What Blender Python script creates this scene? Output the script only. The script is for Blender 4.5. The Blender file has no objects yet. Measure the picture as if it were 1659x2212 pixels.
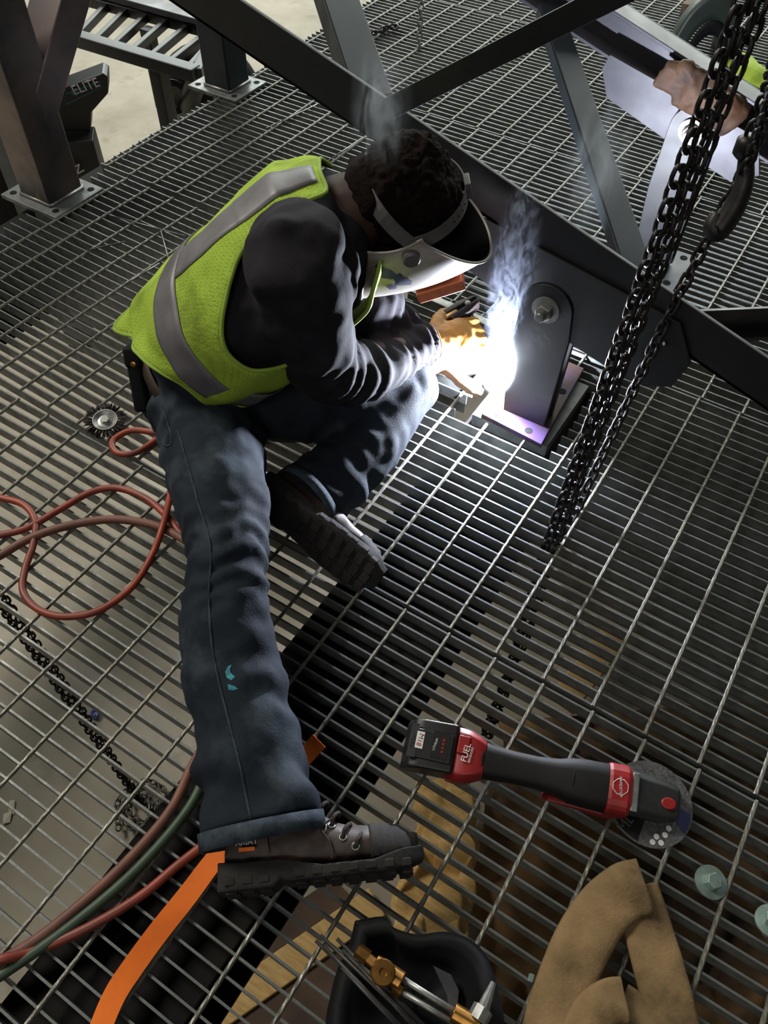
import bpy, bmesh, math, random
from mathutils import Vector, Matrix, noise
random.seed(7)
sc = bpy.context.scene
COL = sc.collection
# ------------------------------------------------------------------ camera
# world: x along the bearing bars, y along the cross rods, z up, z = 0 is the top of the grating
FPX, CX, CY, CAMH = 1725.6, 829.5, 1106.0, 1.388
RIGHT = Vector((0.84513, 0.53443, 0.01140))
DOWN = Vector((0.42632, -0.66099, -0.61753))
FWD = Vector((-0.32249, 0.52676, -0.78646))
cam_d = bpy.data.cameras.new('camera')
cam = bpy.data.objects.new('camera', cam_d)
COL.objects.link(cam)
cam_d.sensor_fit = 'HORIZONTAL'
cam_d.sensor_width = 36.0
cam_d.lens = FPX / 1659.0 * 36.0
cam_d.clip_start = 0.02
cam_d.clip_end = 60
cam.matrix_world = Matrix(((RIGHT.x, -DOWN.x, -FWD.x, 0), (RIGHT.y, -DOWN.y, -FWD.y, 0),
                           (RIGHT.z, -DOWN.z, -FWD.z, CAMH), (0, 0, 0, 1)))
sc.camera = cam
# ------------------------------------------------------------------ light
sc.view_settings.view_transform = 'Standard'
sc.view_settings.look = 'None'
sc.view_settings.gamma = 1
sc.view_settings.use_curve_mapping = False
sc.view_settings.exposure = -0.22
world = bpy.data.worlds.new('hall')
sc.world = world
world.use_nodes = True
wb = world.node_tree.nodes['Background']
wb.inputs[0].default_value = (0.80, 0.86, 0.84, 1)
wb.inputs[1].default_value = 0.085
def area(name, loc, target, sx, sy, watts, col):
    d = bpy.data.lights.new(name, 'AREA')
    d.shape = 'RECTANGLE'; d.size = sx; d.size_y = sy; d.energy = watts; d.color = col
    o = bpy.data.objects.new(name, d); COL.objects.link(o)
    o.location = loc
    o.rotation_euler = (Vector(target) - Vector(loc)).to_track_quat('-Z', 'Y').to_euler()
    return o
# high-bay hall lighting: lamp rows far up over the far left half of the hall
area('ceiling_lamp_row', (-6.6, 0.6, 6.6), (-1.0, 1.0, -0.5), 2.6, 2.6, 740, (1.0, 0.96, 0.84))
area('hall_door_daylight', (-4.0, 11.0, 3.9), (-1.2, 1.5, 0.0), 16.0, 5.0, 2150, (0.93, 1.0, 0.94))

area('near_fill_light', (1.0, -4.6, 5.4), (-0.8, 2.2, 0.0), 4.5, 1.6, 120, (1.0, 0.96, 0.88))  # added fill from behind the camera, brightens the bar sides facing it

# ------------------------------------------------------------------ helpers
def at(px, py, z=0.0):
    """point of height z seen at photo pixel (px, py)"""
    d = RIGHT * (px - CX) + DOWN * (py - CY) + FWD * FPX
    t = (z - CAMH) / d.z
    return Vector((0, 0, CAMH)) + d * t
def atv(px, py, v):
    d = RIGHT * (px - CX) + DOWN * (py - CY) + FWD * FPX
    return Vector((0, 0, CAMH)) + d * (v / d.y)
def atp(px, py, p0, n):
    d = RIGHT * (px - CX) + DOWN * (py - CY) + FWD * FPX
    o = Vector((0, 0, CAMH)); n = Vector(n)
    return o + d * ((Vector(p0) - o).dot(n) / d.dot(n))
def lin(c):
    return c / 12.92 if c <= 0.04045 else ((c + 0.055) / 1.055) ** 2.4
def rgb(r, g, b):
    return (lin(r / 255), lin(g / 255), lin(b / 255), 1)

def mat(name, c1, c2=None, scale=18, rough=0.6, rough2=None, metal=0.0, bump=0.0, bscale=60, stretch=(1, 1, 1),
        detail=5, lo=0.35, hi=0.65, c3=None, scale3=4, lo3=0.55, hi3=0.7, spec=0.5, emit=None, estr=0, trans=0, coat=0, sheen=0):
    m = bpy.data.materials.new(name); m.use_nodes = True
    nt = m.node_tree; N = nt.nodes; L = nt.links
    p = N['Principled BSDF']
    p.inputs['Base Color'].default_value = c1
    p.inputs['Roughness'].default_value = rough
    p.inputs['Metallic'].default_value = metal
    p.inputs['Specular IOR Level'].default_value = spec
    if coat: p.inputs['Coat Weight'].default_value = coat; p.inputs['Coat Roughness'].default_value = 0.15
    if sheen: p.inputs['Sheen Weight'].default_value = sheen
    if trans: p.inputs['Transmission Weight'].default_value = trans
    if emit: p.inputs['Emission Color'].default_value = emit; p.inputs['Emission Strength'].default_value = estr
    tc = N.new('ShaderNodeTexCoord'); mp = N.new('ShaderNodeMapping')
    mp.inputs['Scale'].default_value = stretch
    L.new(tc.outputs['Object'], mp.inputs[0])
    def nz(s, d=detail, r=0.6):
        n = N.new('ShaderNodeTexNoise'); n.inputs['Scale'].default_value = s
        n.inputs['Detail'].default_value = d; n.inputs['Roughness'].default_value = r
        L.new(mp.outputs[0], n.inputs['Vector']); return n
    def ramp(n, a, b):
        r = N.new('ShaderNodeMapRange'); r.inputs[1].default_value = a; r.inputs[2].default_value = b
        L.new(n.outputs[0], r.inputs[0]); return r
    out = None
    if c2:
        n = nz(scale); r = ramp(n, lo, hi)
        mx = N.new('ShaderNodeMix'); mx.data_type = 'RGBA'
        mx.inputs[6].default_value = c1; mx.inputs[7].default_value = c2
        L.new(r.outputs[0], mx.inputs[0]); out = mx.outputs[2]
        if rough2 is not None:
            rr = N.new('ShaderNodeMapRange'); rr.inputs[3].default_value = rough; rr.inputs[4].default_value = rough2
            L.new(r.outputs[0], rr.inputs[0]); L.new(rr.outputs[0], p.inputs['Roughness'])
    if c3:
        n = nz(scale3, 6); r = ramp(n, lo3, hi3)
        mx = N.new('ShaderNodeMix'); mx.data_type = 'RGBA'
        if out: L.new(out, mx.inputs[6])
        else: mx.inputs[6].default_value = c1
        mx.inputs[7].default_value = c3
        L.new(r.outputs[0], mx.inputs[0]); out = mx.outputs[2]
    if out: L.new(out, p.inputs['Base Color'])
    if bump:
        n = nz(bscale, 4); b = N.new('ShaderNodeBump'); b.inputs['Strength'].default_value = bump
        b.inputs['Distance'].default_value = 0.004
        L.new(n.outputs[0], b.inputs['Height']); L.new(b.outputs[0], p.inputs['Normal'])
    return m

class MB:
    """collects faces in world coordinates, build() links them as ONE mesh object"""
    def __init__(s): s.v = []; s.f = []; s.mi = []; s.cm = 0
    def add(s, vs, fs):
        o = len(s.v); s.v += [Vector(v) for v in vs]; s.f += [tuple(i + o for i in f) for f in fs]; s.mi += [s.cm] * len(fs); return s
    def box(s, c, size, rot=None, taper=None):
        c = Vector(c); hx, hy, hz = size[0] / 2, size[1] / 2, size[2] / 2
        vs = []
        for z in (-1, 1):
            k = 1 if (taper is None or z < 0) else taper
            for x, y in ((-1, -1), (1, -1), (1, 1), (-1, 1)):
                p = Vector((x * hx * k, y * hy * k, z * hz)); vs.append(c + (rot @ p if rot else p))
        return s.add(vs, [(0, 3, 2, 1), (4, 5, 6, 7), (0, 1, 5, 4), (1, 2, 6, 5), (2, 3, 7, 6), (3, 0, 4, 7)])
    def beam(s, a, b, w, h, up=(0, 0, 1), off=(0, 0)):
        """box from a to b; w sideways, h along up"""
        a = Vector(a); b = Vector(b); t = (b - a).normalized(); u = Vector(up); sd = t.cross(u).normalized(); u = sd.cross(t).normalized()
        vs = []
        for p in (a, b):
            for x, y in ((-1, -1), (1, -1), (1, 1), (-1, 1)):
                vs.append(p + sd * (x * w / 2 + off[0]) + u * (y * h / 2 + off[1]))
        return s.add(vs, [(0, 3, 2, 1), (4, 5, 6, 7), (0, 1, 5, 4), (1, 2, 6, 5), (2, 3, 7, 6), (3, 0, 4, 7)])
    def prism(s, poly, ext):
        e = Vector(ext); n = len(poly); p = [Vector(q) for q in poly]
        nn = Vector((0, 0, 0))
        for i in range(n): nn += (p[i] - p[0]).cross(p[(i + 1) % n] - p[0])
        if nn.dot(e) > 0: p = p[::-1]
        return s.add(p + [q + e for q in p], [tuple(range(n)), tuple(range(2 * n - 1, n - 1, -1))] +
                     [(i, i + n, (i + 1) % n + n, (i + 1) % n) for i in range(n)])
    def rings(s, rings, caps=True, closed=True):
        n = len(rings[0]); m = len(rings); vs = [v for r in rings for v in r]; fs = []
        for i in range(m - 1):
            for j in range(n if closed else n - 1):
                k = (j + 1) % n
                fs.append((i * n + j, i * n + k, (i + 1) * n + k, (i + 1) * n + j))
        if caps and closed:
            fs.append(tuple(range(n - 1, -1, -1))); fs.append(tuple((m - 1) * n + j for j in range(n)))
        return s.add(vs, fs)
    def tube(s, path, r, seg=10, side=None, caps=True, ry=None):
        """round or elliptic tube; r, ry may be lists"""
        P = [Vector(p) for p in path]; n = len(P)
        R = r if isinstance(r, (list, tuple)) else [r] * n
        RY = R if ry is None else (ry if isinstance(ry, (list, tuple)) else [ry] * n)
        rs = []; sd = Vector(side) if side else None
        for i in range(n):
            t = (P[min(i + 1, n - 1)] - P[max(i - 1, 0)]).normalized()
            if sd is None:
                sd = t.cross(Vector((0, 0, 1)))
                if sd.length < 1e-3: sd = t.cross(Vector((0, 1, 0)))
            base = Vector(side) if side else sd
            q = (base - t * base.dot(t))
            if q.length < 1e-4: q = t.orthogonal()
            q.normalize(); sd = q; w = t.cross(q)
            rs.append([P[i] + q * (math.cos(2 * math.pi * j / seg) * R[i]) + w * (math.sin(2 * math.pi * j / seg) * RY[i]) for j in range(seg)])
        return s.rings(rs, caps)
    def lathe(s, o, axis, prof, seg=24, caps=True):
        o = Vector(o); a = Vector(axis).normalized(); x = a.orthogonal().normalized(); y = a.cross(x)
        return s.rings([[o + a * h + (x * math.cos(2 * math.pi * j / seg) + y * math.sin(2 * math.pi * j / seg)) * r for j in range(seg)] for r, h in prof], caps)
    def ball(s, c, r, seg=16, rg=10, M=None):
        c = Vector(c); r = r if isinstance(r, (tuple, list)) else (r, r, r); rs = []
        for i in range(rg + 1):
            th = math.pi * (i + 0.02) / (rg + 0.04); ring = []
            for j in range(seg):
                p = Vector((r[0] * math.sin(th) * math.cos(2 * math.pi * j / seg), r[1] * math.sin(th) * math.sin(2 * math.pi * j / seg), -r[2] * math.cos(th)))
                ring.append(c + (M @ p if M else p))
            rs.append(ring)
        return s.rings(rs)
    def grid(s, fn, nu, nv):
        vs = [fn(i / nu, j / nv) for i in range(nu + 1) for j in range(nv + 1)]
        return s.add(vs, [(i * (nv + 1) + j, (i + 1) * (nv + 1) + j, (i + 1) * (nv + 1) + j + 1, i * (nv + 1) + j + 1) for i in range(nu) for j in range(nv)])
    def xf(s, M):
        s.v = [M @ v for v in s.v]; return s
    def mesh(s, name, origin):
        me = bpy.data.meshes.new(name)
        me.from_pydata([v - origin for v in s.v], [], s.f)
        if any(s.mi): me.polygons.foreach_set('material_index', s.mi)
        bm = bmesh.new(); bm.from_mesh(me); bmesh.ops.recalc_face_normals(bm, faces=bm.faces); bm.to_mesh(me); bm.free()
        return me
    def build(s, name, m, parent=None, smooth=False, bevel=0, solid=0, solid_off=-1, sub=0, fixn=True):
        if parent is not None: org = worldloc(parent)
        else:
            mn = Vector((min(v.x for v in s.v), min(v.y for v in s.v), min(v.z for v in s.v)))
            mx = Vector((max(v.x for v in s.v), max(v.y for v in s.v), max(v.z for v in s.v)))
            org = Vector(((mn.x + mx.x) / 2, (mn.y + mx.y) / 2, mn.z))
        me = s.mesh(name, org)
        return link(name, me, m, parent, org, smooth, bevel, solid, solid_off, sub)
def worldloc(o):
    p = Vector(o.location)
    while o.parent: o = o.parent; p += Vector(o.location)
    return p
def link(name, me, m, parent=None, org=None, smooth=False, bevel=0, solid=0, solid_off=-1, sub=0):
    for x in (m if isinstance(m, (list, tuple)) else [m]): me.materials.append(x)
    o = bpy.data.objects.new(name, me); COL.objects.link(o)
    if parent is not None: o.parent = parent
    else: o.location = org
    if smooth:
        me.polygons.foreach_set('use_smooth', [True] * len(me.polygons))
    if solid:
        md = o.modifiers.new('solid', 'SOLIDIFY'); md.thickness = solid; md.offset = solid_off
        if isinstance(m, (list, tuple)) and len(m) > 1: md.material_offset = 1
    if bevel:
        md = o.modifiers.new('bevel', 'BEVEL'); md.width = bevel; md.segments = 2; md.limit_method = 'ANGLE'; md.angle_limit = 0.6
        me.polygons.foreach_set('use_smooth', [True] * len(me.polygons))
        try: o.modifiers.new('wn', 'WEIGHTED_NORMAL')
        except Exception: pass
    if sub:
        md = o.modifiers.new('sub', 'SUBSURF'); md.levels = sub; md.render_levels = sub
    return o
def tag(o, label=None, cat=None, group=None, kind=None):
    if label: o['label'] = label
    if cat: o['category'] = cat
    if group: o['group'] = group
    if kind: o['kind'] = kind
    return o
def thing(name, loc, label=None, cat=None, group=None, kind=None):
    o = bpy.data.objects.new(name, None); COL.objects.link(o); o.location = loc; o.empty_display_size = 0.05
    return tag(o, label, cat, group, kind)
def smoothpath(pts, n=8, closed=False):
    P = [Vector(p) for p in pts]; out = []
    m = len(P)
    for i in range(m - 1):
        p0 = P[max(i - 1, 0)]; p1 = P[i]; p2 = P[i + 1]; p3 = P[min(i + 2, m - 1)]
        for k in range(n):
            t = k / n
            out.append(0.5 * ((2 * p1) + (p2 - p0) * t + (2 * p0 - 5 * p1 + 4 * p2 - p3) * t * t + (3 * p1 - p0 - 3 * p2 + p3) * t ** 3))
    out.append(P[-1]); return out
def interp(tab, t):
    for (a, x), (b, y) in zip(tab, tab[1:]):
        if t <= b:
            k = (t - a) / (b - a) if b > a else 0
            k = max(0, min(1, k))
            return x + (y - x) * k
    return tab[-1][1]
def remesh(mb, voxel, smooth=6, disp=None, fac=0.5):
    """fuse overlapping volumes into one continuous skin"""
    me = mb.mesh('tmp', Vector((0, 0, 0)))
    o = bpy.data.objects.new('tmp', me); COL.objects.link(o)
    md = o.modifiers.new('r', 'REMESH'); md.mode = 'VOXEL'; md.voxel_size = voxel; md.use_smooth_shade = True
    if smooth:
        ms = o.modifiers.new('s', 'SMOOTH'); ms.iterations = smooth; ms.factor = fac
    dg = bpy.context.evaluated_depsgraph_get()
    res = bpy.data.meshes.new_from_object(o.evaluated_get(dg))
    bpy.data.objects.remove(o); bpy.data.meshes.remove(me)
    if disp:
        nn = [v.normal.copy() for v in res.vertices]
        for v, n in zip(res.vertices, nn): v.co += n * disp(v.co, n)
    return res
def organic(name, mb, m, parent, voxel=0.008, smooth=6, disp=None, fac=0.5):
    me = remesh(mb, voxel, smooth, disp, fac)
    org = worldloc(parent) if parent is not None else Vector((0, 0, 0))
    if parent is None:
        cs = [v.co for v in me.vertices]
        org = Vector(((min(c.x for c in cs) + max(c.x for c in cs)) / 2, (min(c.y for c in cs) + max(c.y for c in cs)) / 2, min(c.z for c in cs)))
    me.transform(Matrix.Translation(-org))
    me.name = name
    return link(name, me, m, parent, org, smooth=True)
def textmesh(name, s, size, M, m, parent, depth=0.0003):
    """flat lettering as a mesh; M places its local xy plane"""
    c = bpy.data.curves.new('t', 'FONT'); c.body = s; c.size = size; c.extrude = depth; c.align_x = 'CENTER'; c.align_y = 'CENTER'
    o = bpy.data.objects.new('t', c); COL.objects.link(o)
    dg = bpy.context.evaluated_depsgraph_get(); dg.update()
    me = bpy.data.meshes.new_from_object(o.evaluated_get(dg))
    bpy.data.objects.remove(o); bpy.data.curves.remove(c)
    me.transform(M); org = worldloc(parent); me.transform(Matrix.Translation(-org)); me.name = name
    me.materials.clear()
    return link(name, me, m, parent)
def frame(o, x, y, z):
    x = Vector(x); y = Vector(y); z = Vector(z); o = Vector(o)
    return Matrix(((x.x, y.x, z.x, o.x), (x.y, y.y, z.y, o.y), (x.z, y.z, z.z, o.z), (0, 0, 0, 1)))

# ------------------------------------------------------------------ materials
M = {}
M['concrete'] = mat('concrete', rgb(163, 155, 140), rgb(138, 130, 115), 2.2, 0.75, c3=rgb(118, 110, 96), scale3=7, lo3=0.58, hi3=0.8, bump=0.15, bscale=40)
M['galv'] = mat('galvanized_steel', rgb(98, 101, 99), rgb(74, 76, 75), 25, 0.34, 0.5, metal=0.2, c3=rgb(70, 60, 50), scale3=5, lo3=0.62, hi3=0.8, bump=0.1, bscale=120)
M['rod'] = mat('galvanized_rod', rgb(122, 119, 109), rgb(84, 82, 75), 30, 0.34, 0.5, metal=0.3, bump=0.3, bscale=150)
M['black_steel'] = mat('black_painted_steel', rgb(19, 19, 21), rgb(13, 13, 15), 9, 0.36, 0.5, c3=rgb(36, 31, 28), scale3=14, lo3=0.68, hi3=0.78, bump=0.05, bscale=80)
M['dark_beam'] = mat('dark_beam', rgb(12, 11, 11), rgb(22, 18, 16), 6, 0.8, spec=0.2, bump=0.1)
M['blue_steel'] = mat('mill_steel', rgb(40, 47, 53), rgb(29, 34, 40), 8, 0.36, 0.48, metal=0.3, c3=rgb(90, 92, 92), scale3=26, lo3=0.7, hi3=0.78)
M['brown_steel'] = mat('scaled_sheen_steel', rgb(112, 98, 95), rgb(60, 62, 68), 5, 0.26, 0.38, metal=0.7, c3=rgb(160, 120, 78), scale3=5, lo3=0.62, hi3=0.72)  # pinkish and dark tones put the column's reflections into the colour, plus tan patches
M['grey_paint'] = mat('grey_primed_steel', rgb(66, 65, 70), rgb(50, 49, 55), 8, 0.4, 0.5, metal=0.3)
M['zinc'] = mat('zinc_plated', rgb(150, 150, 146), rgb(112, 112, 110), 40, 0.42, 0.5, metal=0.7)
M['teal_zinc'] = mat('greenish_zinc', rgb(150, 168, 160), rgb(118, 136, 130), 30, 0.4, metal=0.6)
M['chain'] = mat('chain_steel', rgb(46, 42, 42), rgb(30, 28, 28), 40, 0.45, metal=0.6)
M['grey_chain'] = mat('grey_chain_steel', rgb(105, 102, 98), rgb(70, 68, 66), 40, 0.45, metal=0.6)
M['denim'] = mat('denim', rgb(28, 35, 44), rgb(20, 26, 34), 14, 0.85, c3=rgb(55, 64, 71), scale3=8, lo3=0.5, hi3=0.74, bump=0.25, bscale=260, spec=0.2)
M['denim_light'] = mat('worn_denim', rgb(56, 65, 72), rgb(32, 40, 49), 40, 0.85, bump=0.3, bscale=200, spec=0.2)
M['shirt'] = mat('charcoal_shirt', rgb(34, 31, 37), rgb(26, 24, 29), 20, 0.9, bump=0.15, bscale=160, spec=0.2)
M['vest'] = mat('hi_vis_mesh', rgb(158, 184, 66), rgb(138, 162, 52), 9, 0.8, c3=rgb(78, 92, 30), scale3=7, lo3=0.52, hi3=0.78, bump=0.5, bscale=240, spec=0.2)
_nt = M['vest'].node_tree; _p = _nt.nodes['Principled BSDF']
_tc = _nt.nodes.new('ShaderNodeTexCoord'); _vo = _nt.nodes.new('ShaderNodeTexVoronoi'); _vo.inputs['Scale'].default_value = 210; _vo.inputs['Randomness'].default_value = 0.15
_mr = _nt.nodes.new('ShaderNodeMapRange'); _mr.inputs[1].default_value = 0.22; _mr.inputs[2].default_value = 0.36; _mr.inputs[3].default_value = 0.55; _mr.inputs[4].default_value = 1.0
_mx = _nt.nodes.new('ShaderNodeMix'); _mx.data_type = 'RGBA'; _mx.blend_type = 'MULTIPLY'; _mx.inputs[0].default_value = 1.0
_src = _p.inputs['Base Color'].links[0].from_socket
_nt.links.new(_tc.outputs['Object'], _vo.inputs['Vector']); _nt.links.new(_vo.outputs['Distance'], _mr.inputs[0])
_nt.links.new(_src, _mx.inputs[6]); _nt.links.new(_mr.outputs[0], _mx.inputs[7]); _nt.links.new(_mx.outputs[2], _p.inputs['Base Color'])
M['vest_dark'] = mat('hi_vis_solid', rgb(140, 166, 62), rgb(120, 146, 44), 9, 0.8)
M['stripe'] = mat('reflective_tape', rgb(112, 110, 112), rgb(92, 88, 92), 12, 0.5, metal=0.2)
M['skin'] = mat('skin', rgb(56, 33, 23), rgb(44, 26, 18), 20, 0.6, spec=0.3)
M['hair'] = mat('hair', rgb(24, 15, 12), rgb(12, 8, 7), 60, 0.95, bump=1.0, bscale=90, spec=0.1)
M['helmet'] = mat('white_helmet', rgb(168, 160, 152), rgb(136, 127, 120), 14, 0.4, 0.55, c3=rgb(96, 84, 76), scale3=22, lo3=0.64, hi3=0.74)
M['helmet_in'] = mat('helmet_inside', rgb(6, 6, 8), None, rough=0.8, spec=0.1)
M['band'] = mat('grey_plastic', rgb(96, 92, 92), rgb(70, 66, 68), 18, 0.5)
M['black'] = mat('black_plastic', rgb(16, 16, 18), rgb(24, 24, 26), 30, 0.45)
M['black_matte'] = mat('black_leather', rgb(9, 9, 10), rgb(13, 13, 18), 12, 0.7, bump=0.1, spec=0.2)
M['blue_mark'] = mat('blue_marker', rgb(38, 42, 84), rgb(60, 60, 96), 60, 0.6)
M['glove'] = mat('mustard_leather', rgb(160, 112, 42), rgb(130, 86, 30), 22, 0.65, bump=0.3, bscale=70)
M['glove_lit'] = mat('arc_lit_leather', rgb(150, 116, 86), rgb(124, 90, 64), 22, 0.7, bump=0.3, bscale=70)  # paler copy of the glove leather, arc light put into the colour
M['glove_brown'] = mat('brown_leather', rgb(84, 54, 30), rgb(48, 29, 16), 16, 0.7, bump=0.3, bscale=70)
M['cuff'] = mat('dark_green_cloth', rgb(28, 42, 34), rgb(20, 30, 26), 40, 0.9)
M['boot'] = mat('brown_boot_leather', rgb(66, 50, 42), rgb(46, 36, 31), 16, 0.5, 0.65, bump=0.15, bscale=90)
M['boot_tan'] = mat('tan_boot_leather', rgb(110, 78, 52), rgb(84, 58, 40), 16, 0.5)
M['rubber'] = mat('dusty_rubber', rgb(46, 44, 43), rgb(32, 31, 31), 18, 0.85, spec=0.2, bump=0.2, bscale=120)
M['lace'] = mat('dark_lace', rgb(38, 28, 24), None, rough=0.9)
M['hose_red'] = mat('red_hose', rgb(142, 56, 34), rgb(104, 42, 30), 14, 0.5, c3=rgb(60, 40, 34), scale3=9, lo3=0.6, hi3=0.75)
M['hose_brown'] = mat('dusty_red_hose', rgb(120, 74, 58), rgb(92, 58, 48), 14, 0.6)
M['hose_green'] = mat('green_hose', rgb(54, 74, 54), rgb(40, 56, 42), 14, 0.55)
M['orange'] = mat('orange_webbing', rgb(224, 110, 28), rgb(196, 90, 22), 8, 0.7, spec=0.3, c3=rgb(150, 66, 18), scale3=10, lo3=0.68, hi3=0.78)
M['red'] = mat('tool_red', rgb(142, 22, 24), rgb(116, 18, 20), 30, 0.45)
M['white'] = mat('white_print', rgb(205, 205, 205), None, rough=0.6)
M['grey_tool'] = mat('tool_grey', rgb(50, 50, 52), rgb(40, 40, 42), 40, 0.5, metal=0.2)
M['tool_black'] = mat('tool_rubber', rgb(21, 19, 19), rgb(15, 14, 14), 30, 0.65, spec=0.3)
M['disc'] = mat('cutting_disc', rgb(92, 92, 94), rgb(54, 54, 56), 160, 0.8, bump=0.4, bscale=300)
M['disc_blue'] = mat('disc_blue_print', rgb(40, 44, 92), rgb(30, 32, 66), 60, 0.7)
M['canvas'] = mat('tan_canvas', rgb(132, 108, 78), rgb(100, 82, 58), 11, 0.9, c3=rgb(64, 52, 40), scale3=13, lo3=0.56, hi3=0.78, bump=0.4, bscale=200, spec=0.1)
M['tarp'] = mat('brown_tarp', rgb(132, 100, 62), rgb(84, 62, 42), 5, 0.85, c3=rgb(48, 38, 30), scale3=6, lo3=0.5, hi3=0.7)
M['wood'] = mat('lumber', rgb(214, 178, 116), rgb(186, 148, 90), 14, 0.7, stretch=(1, 6, 6))
M['plywood'] = mat('old_plywood', rgb(96, 74, 58), rgb(66, 52, 44), 5, 0.8)
M['brass'] = mat('brass', rgb(168, 122, 62), rgb(116, 82, 44), 30, 0.35, metal=0.9)
M['rodmetal'] = mat('welding_rod', rgb(70, 68, 66), rgb(50, 49, 48), 30, 0.5, metal=0.5)
M['bare_rod'] = mat('bare_rod', rgb(140, 142, 140), rgb(110, 112, 110), 30, 0.4, metal=0.8)
M['wire'] = mat('brush_wire', rgb(48, 40, 40), rgb(30, 26, 26), 80, 0.45, metal=0.7)
M['heat'] = mat('heat_tinted_steel', rgb(70, 46, 34), rgb(42, 35, 48), 9, 0.4, 0.5, metal=0.6, c3=rgb(50, 30, 76), scale3=5, lo3=0.5, hi3=0.68)
M['green_shell'] = mat('dark_green_shell', rgb(44, 54, 46), rgb(34, 42, 38), 12, 0.45)
M['teal'] = mat('teal_decal', rgb(30, 90, 100), None, rough=0.5)
M['teal_paint'] = mat('teal_paint', rgb(40, 150, 160), rgb(30, 96, 110), 60, 0.7)
M['lens'] = mat('copper_lens_frame', rgb(196, 104, 64), rgb(150, 74, 46), 20, 0.4)
M['paper'] = mat('scrap_paper', rgb(200, 190, 172), None, rough=0.9)
M['blue'] = mat('blue_scrap', rgb(40, 54, 130), rgb(120, 130, 180), 60, 0.4)
M['lampglass'] = mat('lamp_glass', rgb(120, 112, 98), rgb(90, 84, 74), 60, 0.2)
# ------------------------------------------------------------------ concrete floor and steel grating
FZ = -1.10
g = MB()
g.grid(lambda a, b: Vector((-9 + 14 * a, -3 + 14 * b, FZ)), 14, 14)
tag(g.build('floor', M['concrete']), 'pale grey concrete hall floor below the steel grating', None, None, 'structure')

grating = thing('floor_grating', (0, 0, 0), 'galvanized steel bar grating platform floor', None, None, 'structure')
PITCH = 0.0296
def rodmesh(L):
    m = MB(); rs = []
    n = max(4, int(L / 0.011))
    for i in range(n + 1):
        a = 0.26 * (i % 2)
        r = 0.0038 + 0.0005 * ((i % 3) == 0)
        rs.append([Vector((math.cos(a + k * math.pi / 3) * r, L * i / n, math.sin(a + k * math.pi / 3) * r - 0.0009)) for k in range(6)])
    m.rings(rs); me = m.mesh('cross_rod', Vector((0, 0, 0))); me.materials.append(M['rod']); return me
def barmesh(L):
    m = MB(); m.box((L / 2, 0, -0.017), (L, 0.0040, 0.032)); me = m.mesh('bearing_bar', Vector((0, 0, 0))); me.materials.append(M['galv']); return me
_bm = {}
def put(name, me, parent, loc):
    o = bpy.data.objects.new(name, me); COL.objects.link(o); o.parent = parent; o.location = loc; return o
def bar(parent, u0, u1, v):
    k = round(u1 - u0, 3)
    if k not in _bm: _bm[k] = barmesh(u1 - u0)
    return put('bearing_bar', _bm[k], parent, (u0, v, 0))
CUT = (-0.575, -0.335, 1.295, 1.56)
def panel(u0, u1, v0, v1, off, rot=0, cut=None):
    e = bpy.data.objects.new('grating_panel', None); COL.objects.link(e); e.parent = grating
    e.location = (u0, v0, 0); e.rotation_euler = (0, 0, math.radians(rot))
    L = u1 - u0; W = v1 - v0
    n = int((W - 0.006) / PITCH); st = (W - 0.006) / n
    for i in range(n + 1):
        y = 0.003 + i * st
        j = random.uniform(-0.004, 0.004)
        if cut and cut[2] < v0 + y < cut[3]:
            bar(e, j, cut[0] - u0 + random.uniform(-0.02, 0), y); bar(e, cut[1] - u0 + random.choice((0, 0.005)), L, y)
        else:
            bar(e, round(random.choice((-0.006, 0, 0.004)), 3), L, y)
    rm = rodmesh(W)
    k0 = math.ceil((u0 + 0.015 - off) / 0.1016)
    x = off + k0 * 0.1016
    while x < u1 - 0.01:
        if cut and cut[0] < x < cut[1]:
            ra = rodmesh(cut[2] - v0); rb = rodmesh(v1 - cut[3])
            put('cross_rod', ra, e, (x - u0, 0, 0)); put('cross_rod', rb, e, (x - u0, cut[3] - v0, 0))
        else: put('cross_rod', rm, e, (x - u0, 0, 0))
        x += 0.1016
U0, U1 = -2.15, 1.0
panel(U0, U1, -0.17, 0.743, 0.008)
panel(U0, -0.93, 0.785, 1.652, 0.088, -2.0)
panel(-0.925, U1, 0.752, 1.662, 0.003, 0, CUT)
panel(U0, U1, 1.668, 2.572, 0.008)
panel(U0 - 0.02, U1, 2.580, 3.506, -0.004)
panel(U0, U1, 3.513, 4.43, 0.012)
panel(U0, U1, 4.437, 5.35, 0.0)
panel(-1.6, U1, -1.09, -0.177, 0.03)

def ibeam(name, a, b, w, h, tf, label, m='dark_beam'):
    """a, b: centre line of the top flange's upper face"""
    a = Vector(a); b = Vector(b)
    e = thing(name, (a.x, a.y, a.z - h), label, 'beam')
    z = Vector((0, 0, 1))
    MB().beam(a - z * tf / 2, b - z * tf / 2, w, tf).build('top_flange', M[m], e)
    MB().beam(a - z * h / 2, b - z * h / 2, 0.012, h - 2 * tf).build('web', M[m], e)
    MB().beam(a - z * (h - tf / 2), b - z * (h - tf / 2), w, tf).build('bottom_flange', M[m], e)
    return e
ibeam('support_beam', (-0.44, -0.9, -0.036), (-0.44, 5.2, -0.036), 0.25, 0.26, 0.014, 'black wide-flange beam under the grating below the welding post')
ibeam('support_beam', (-2.12, -0.9, -0.036), (-2.12, 5.2, -0.036), 0.16, 0.24, 0.014, 'dark beam carrying the jagged left edge of the grating')
MB().box((-0.45, 1.43, -0.018), (0.20, 0.25, 0.034)).build('bearing_plate', M['galv'], None)
tag(bpy.data.objects['bearing_plate'], 'bare steel bearing plate in the grating cut-out under the post', 'plate')

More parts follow.
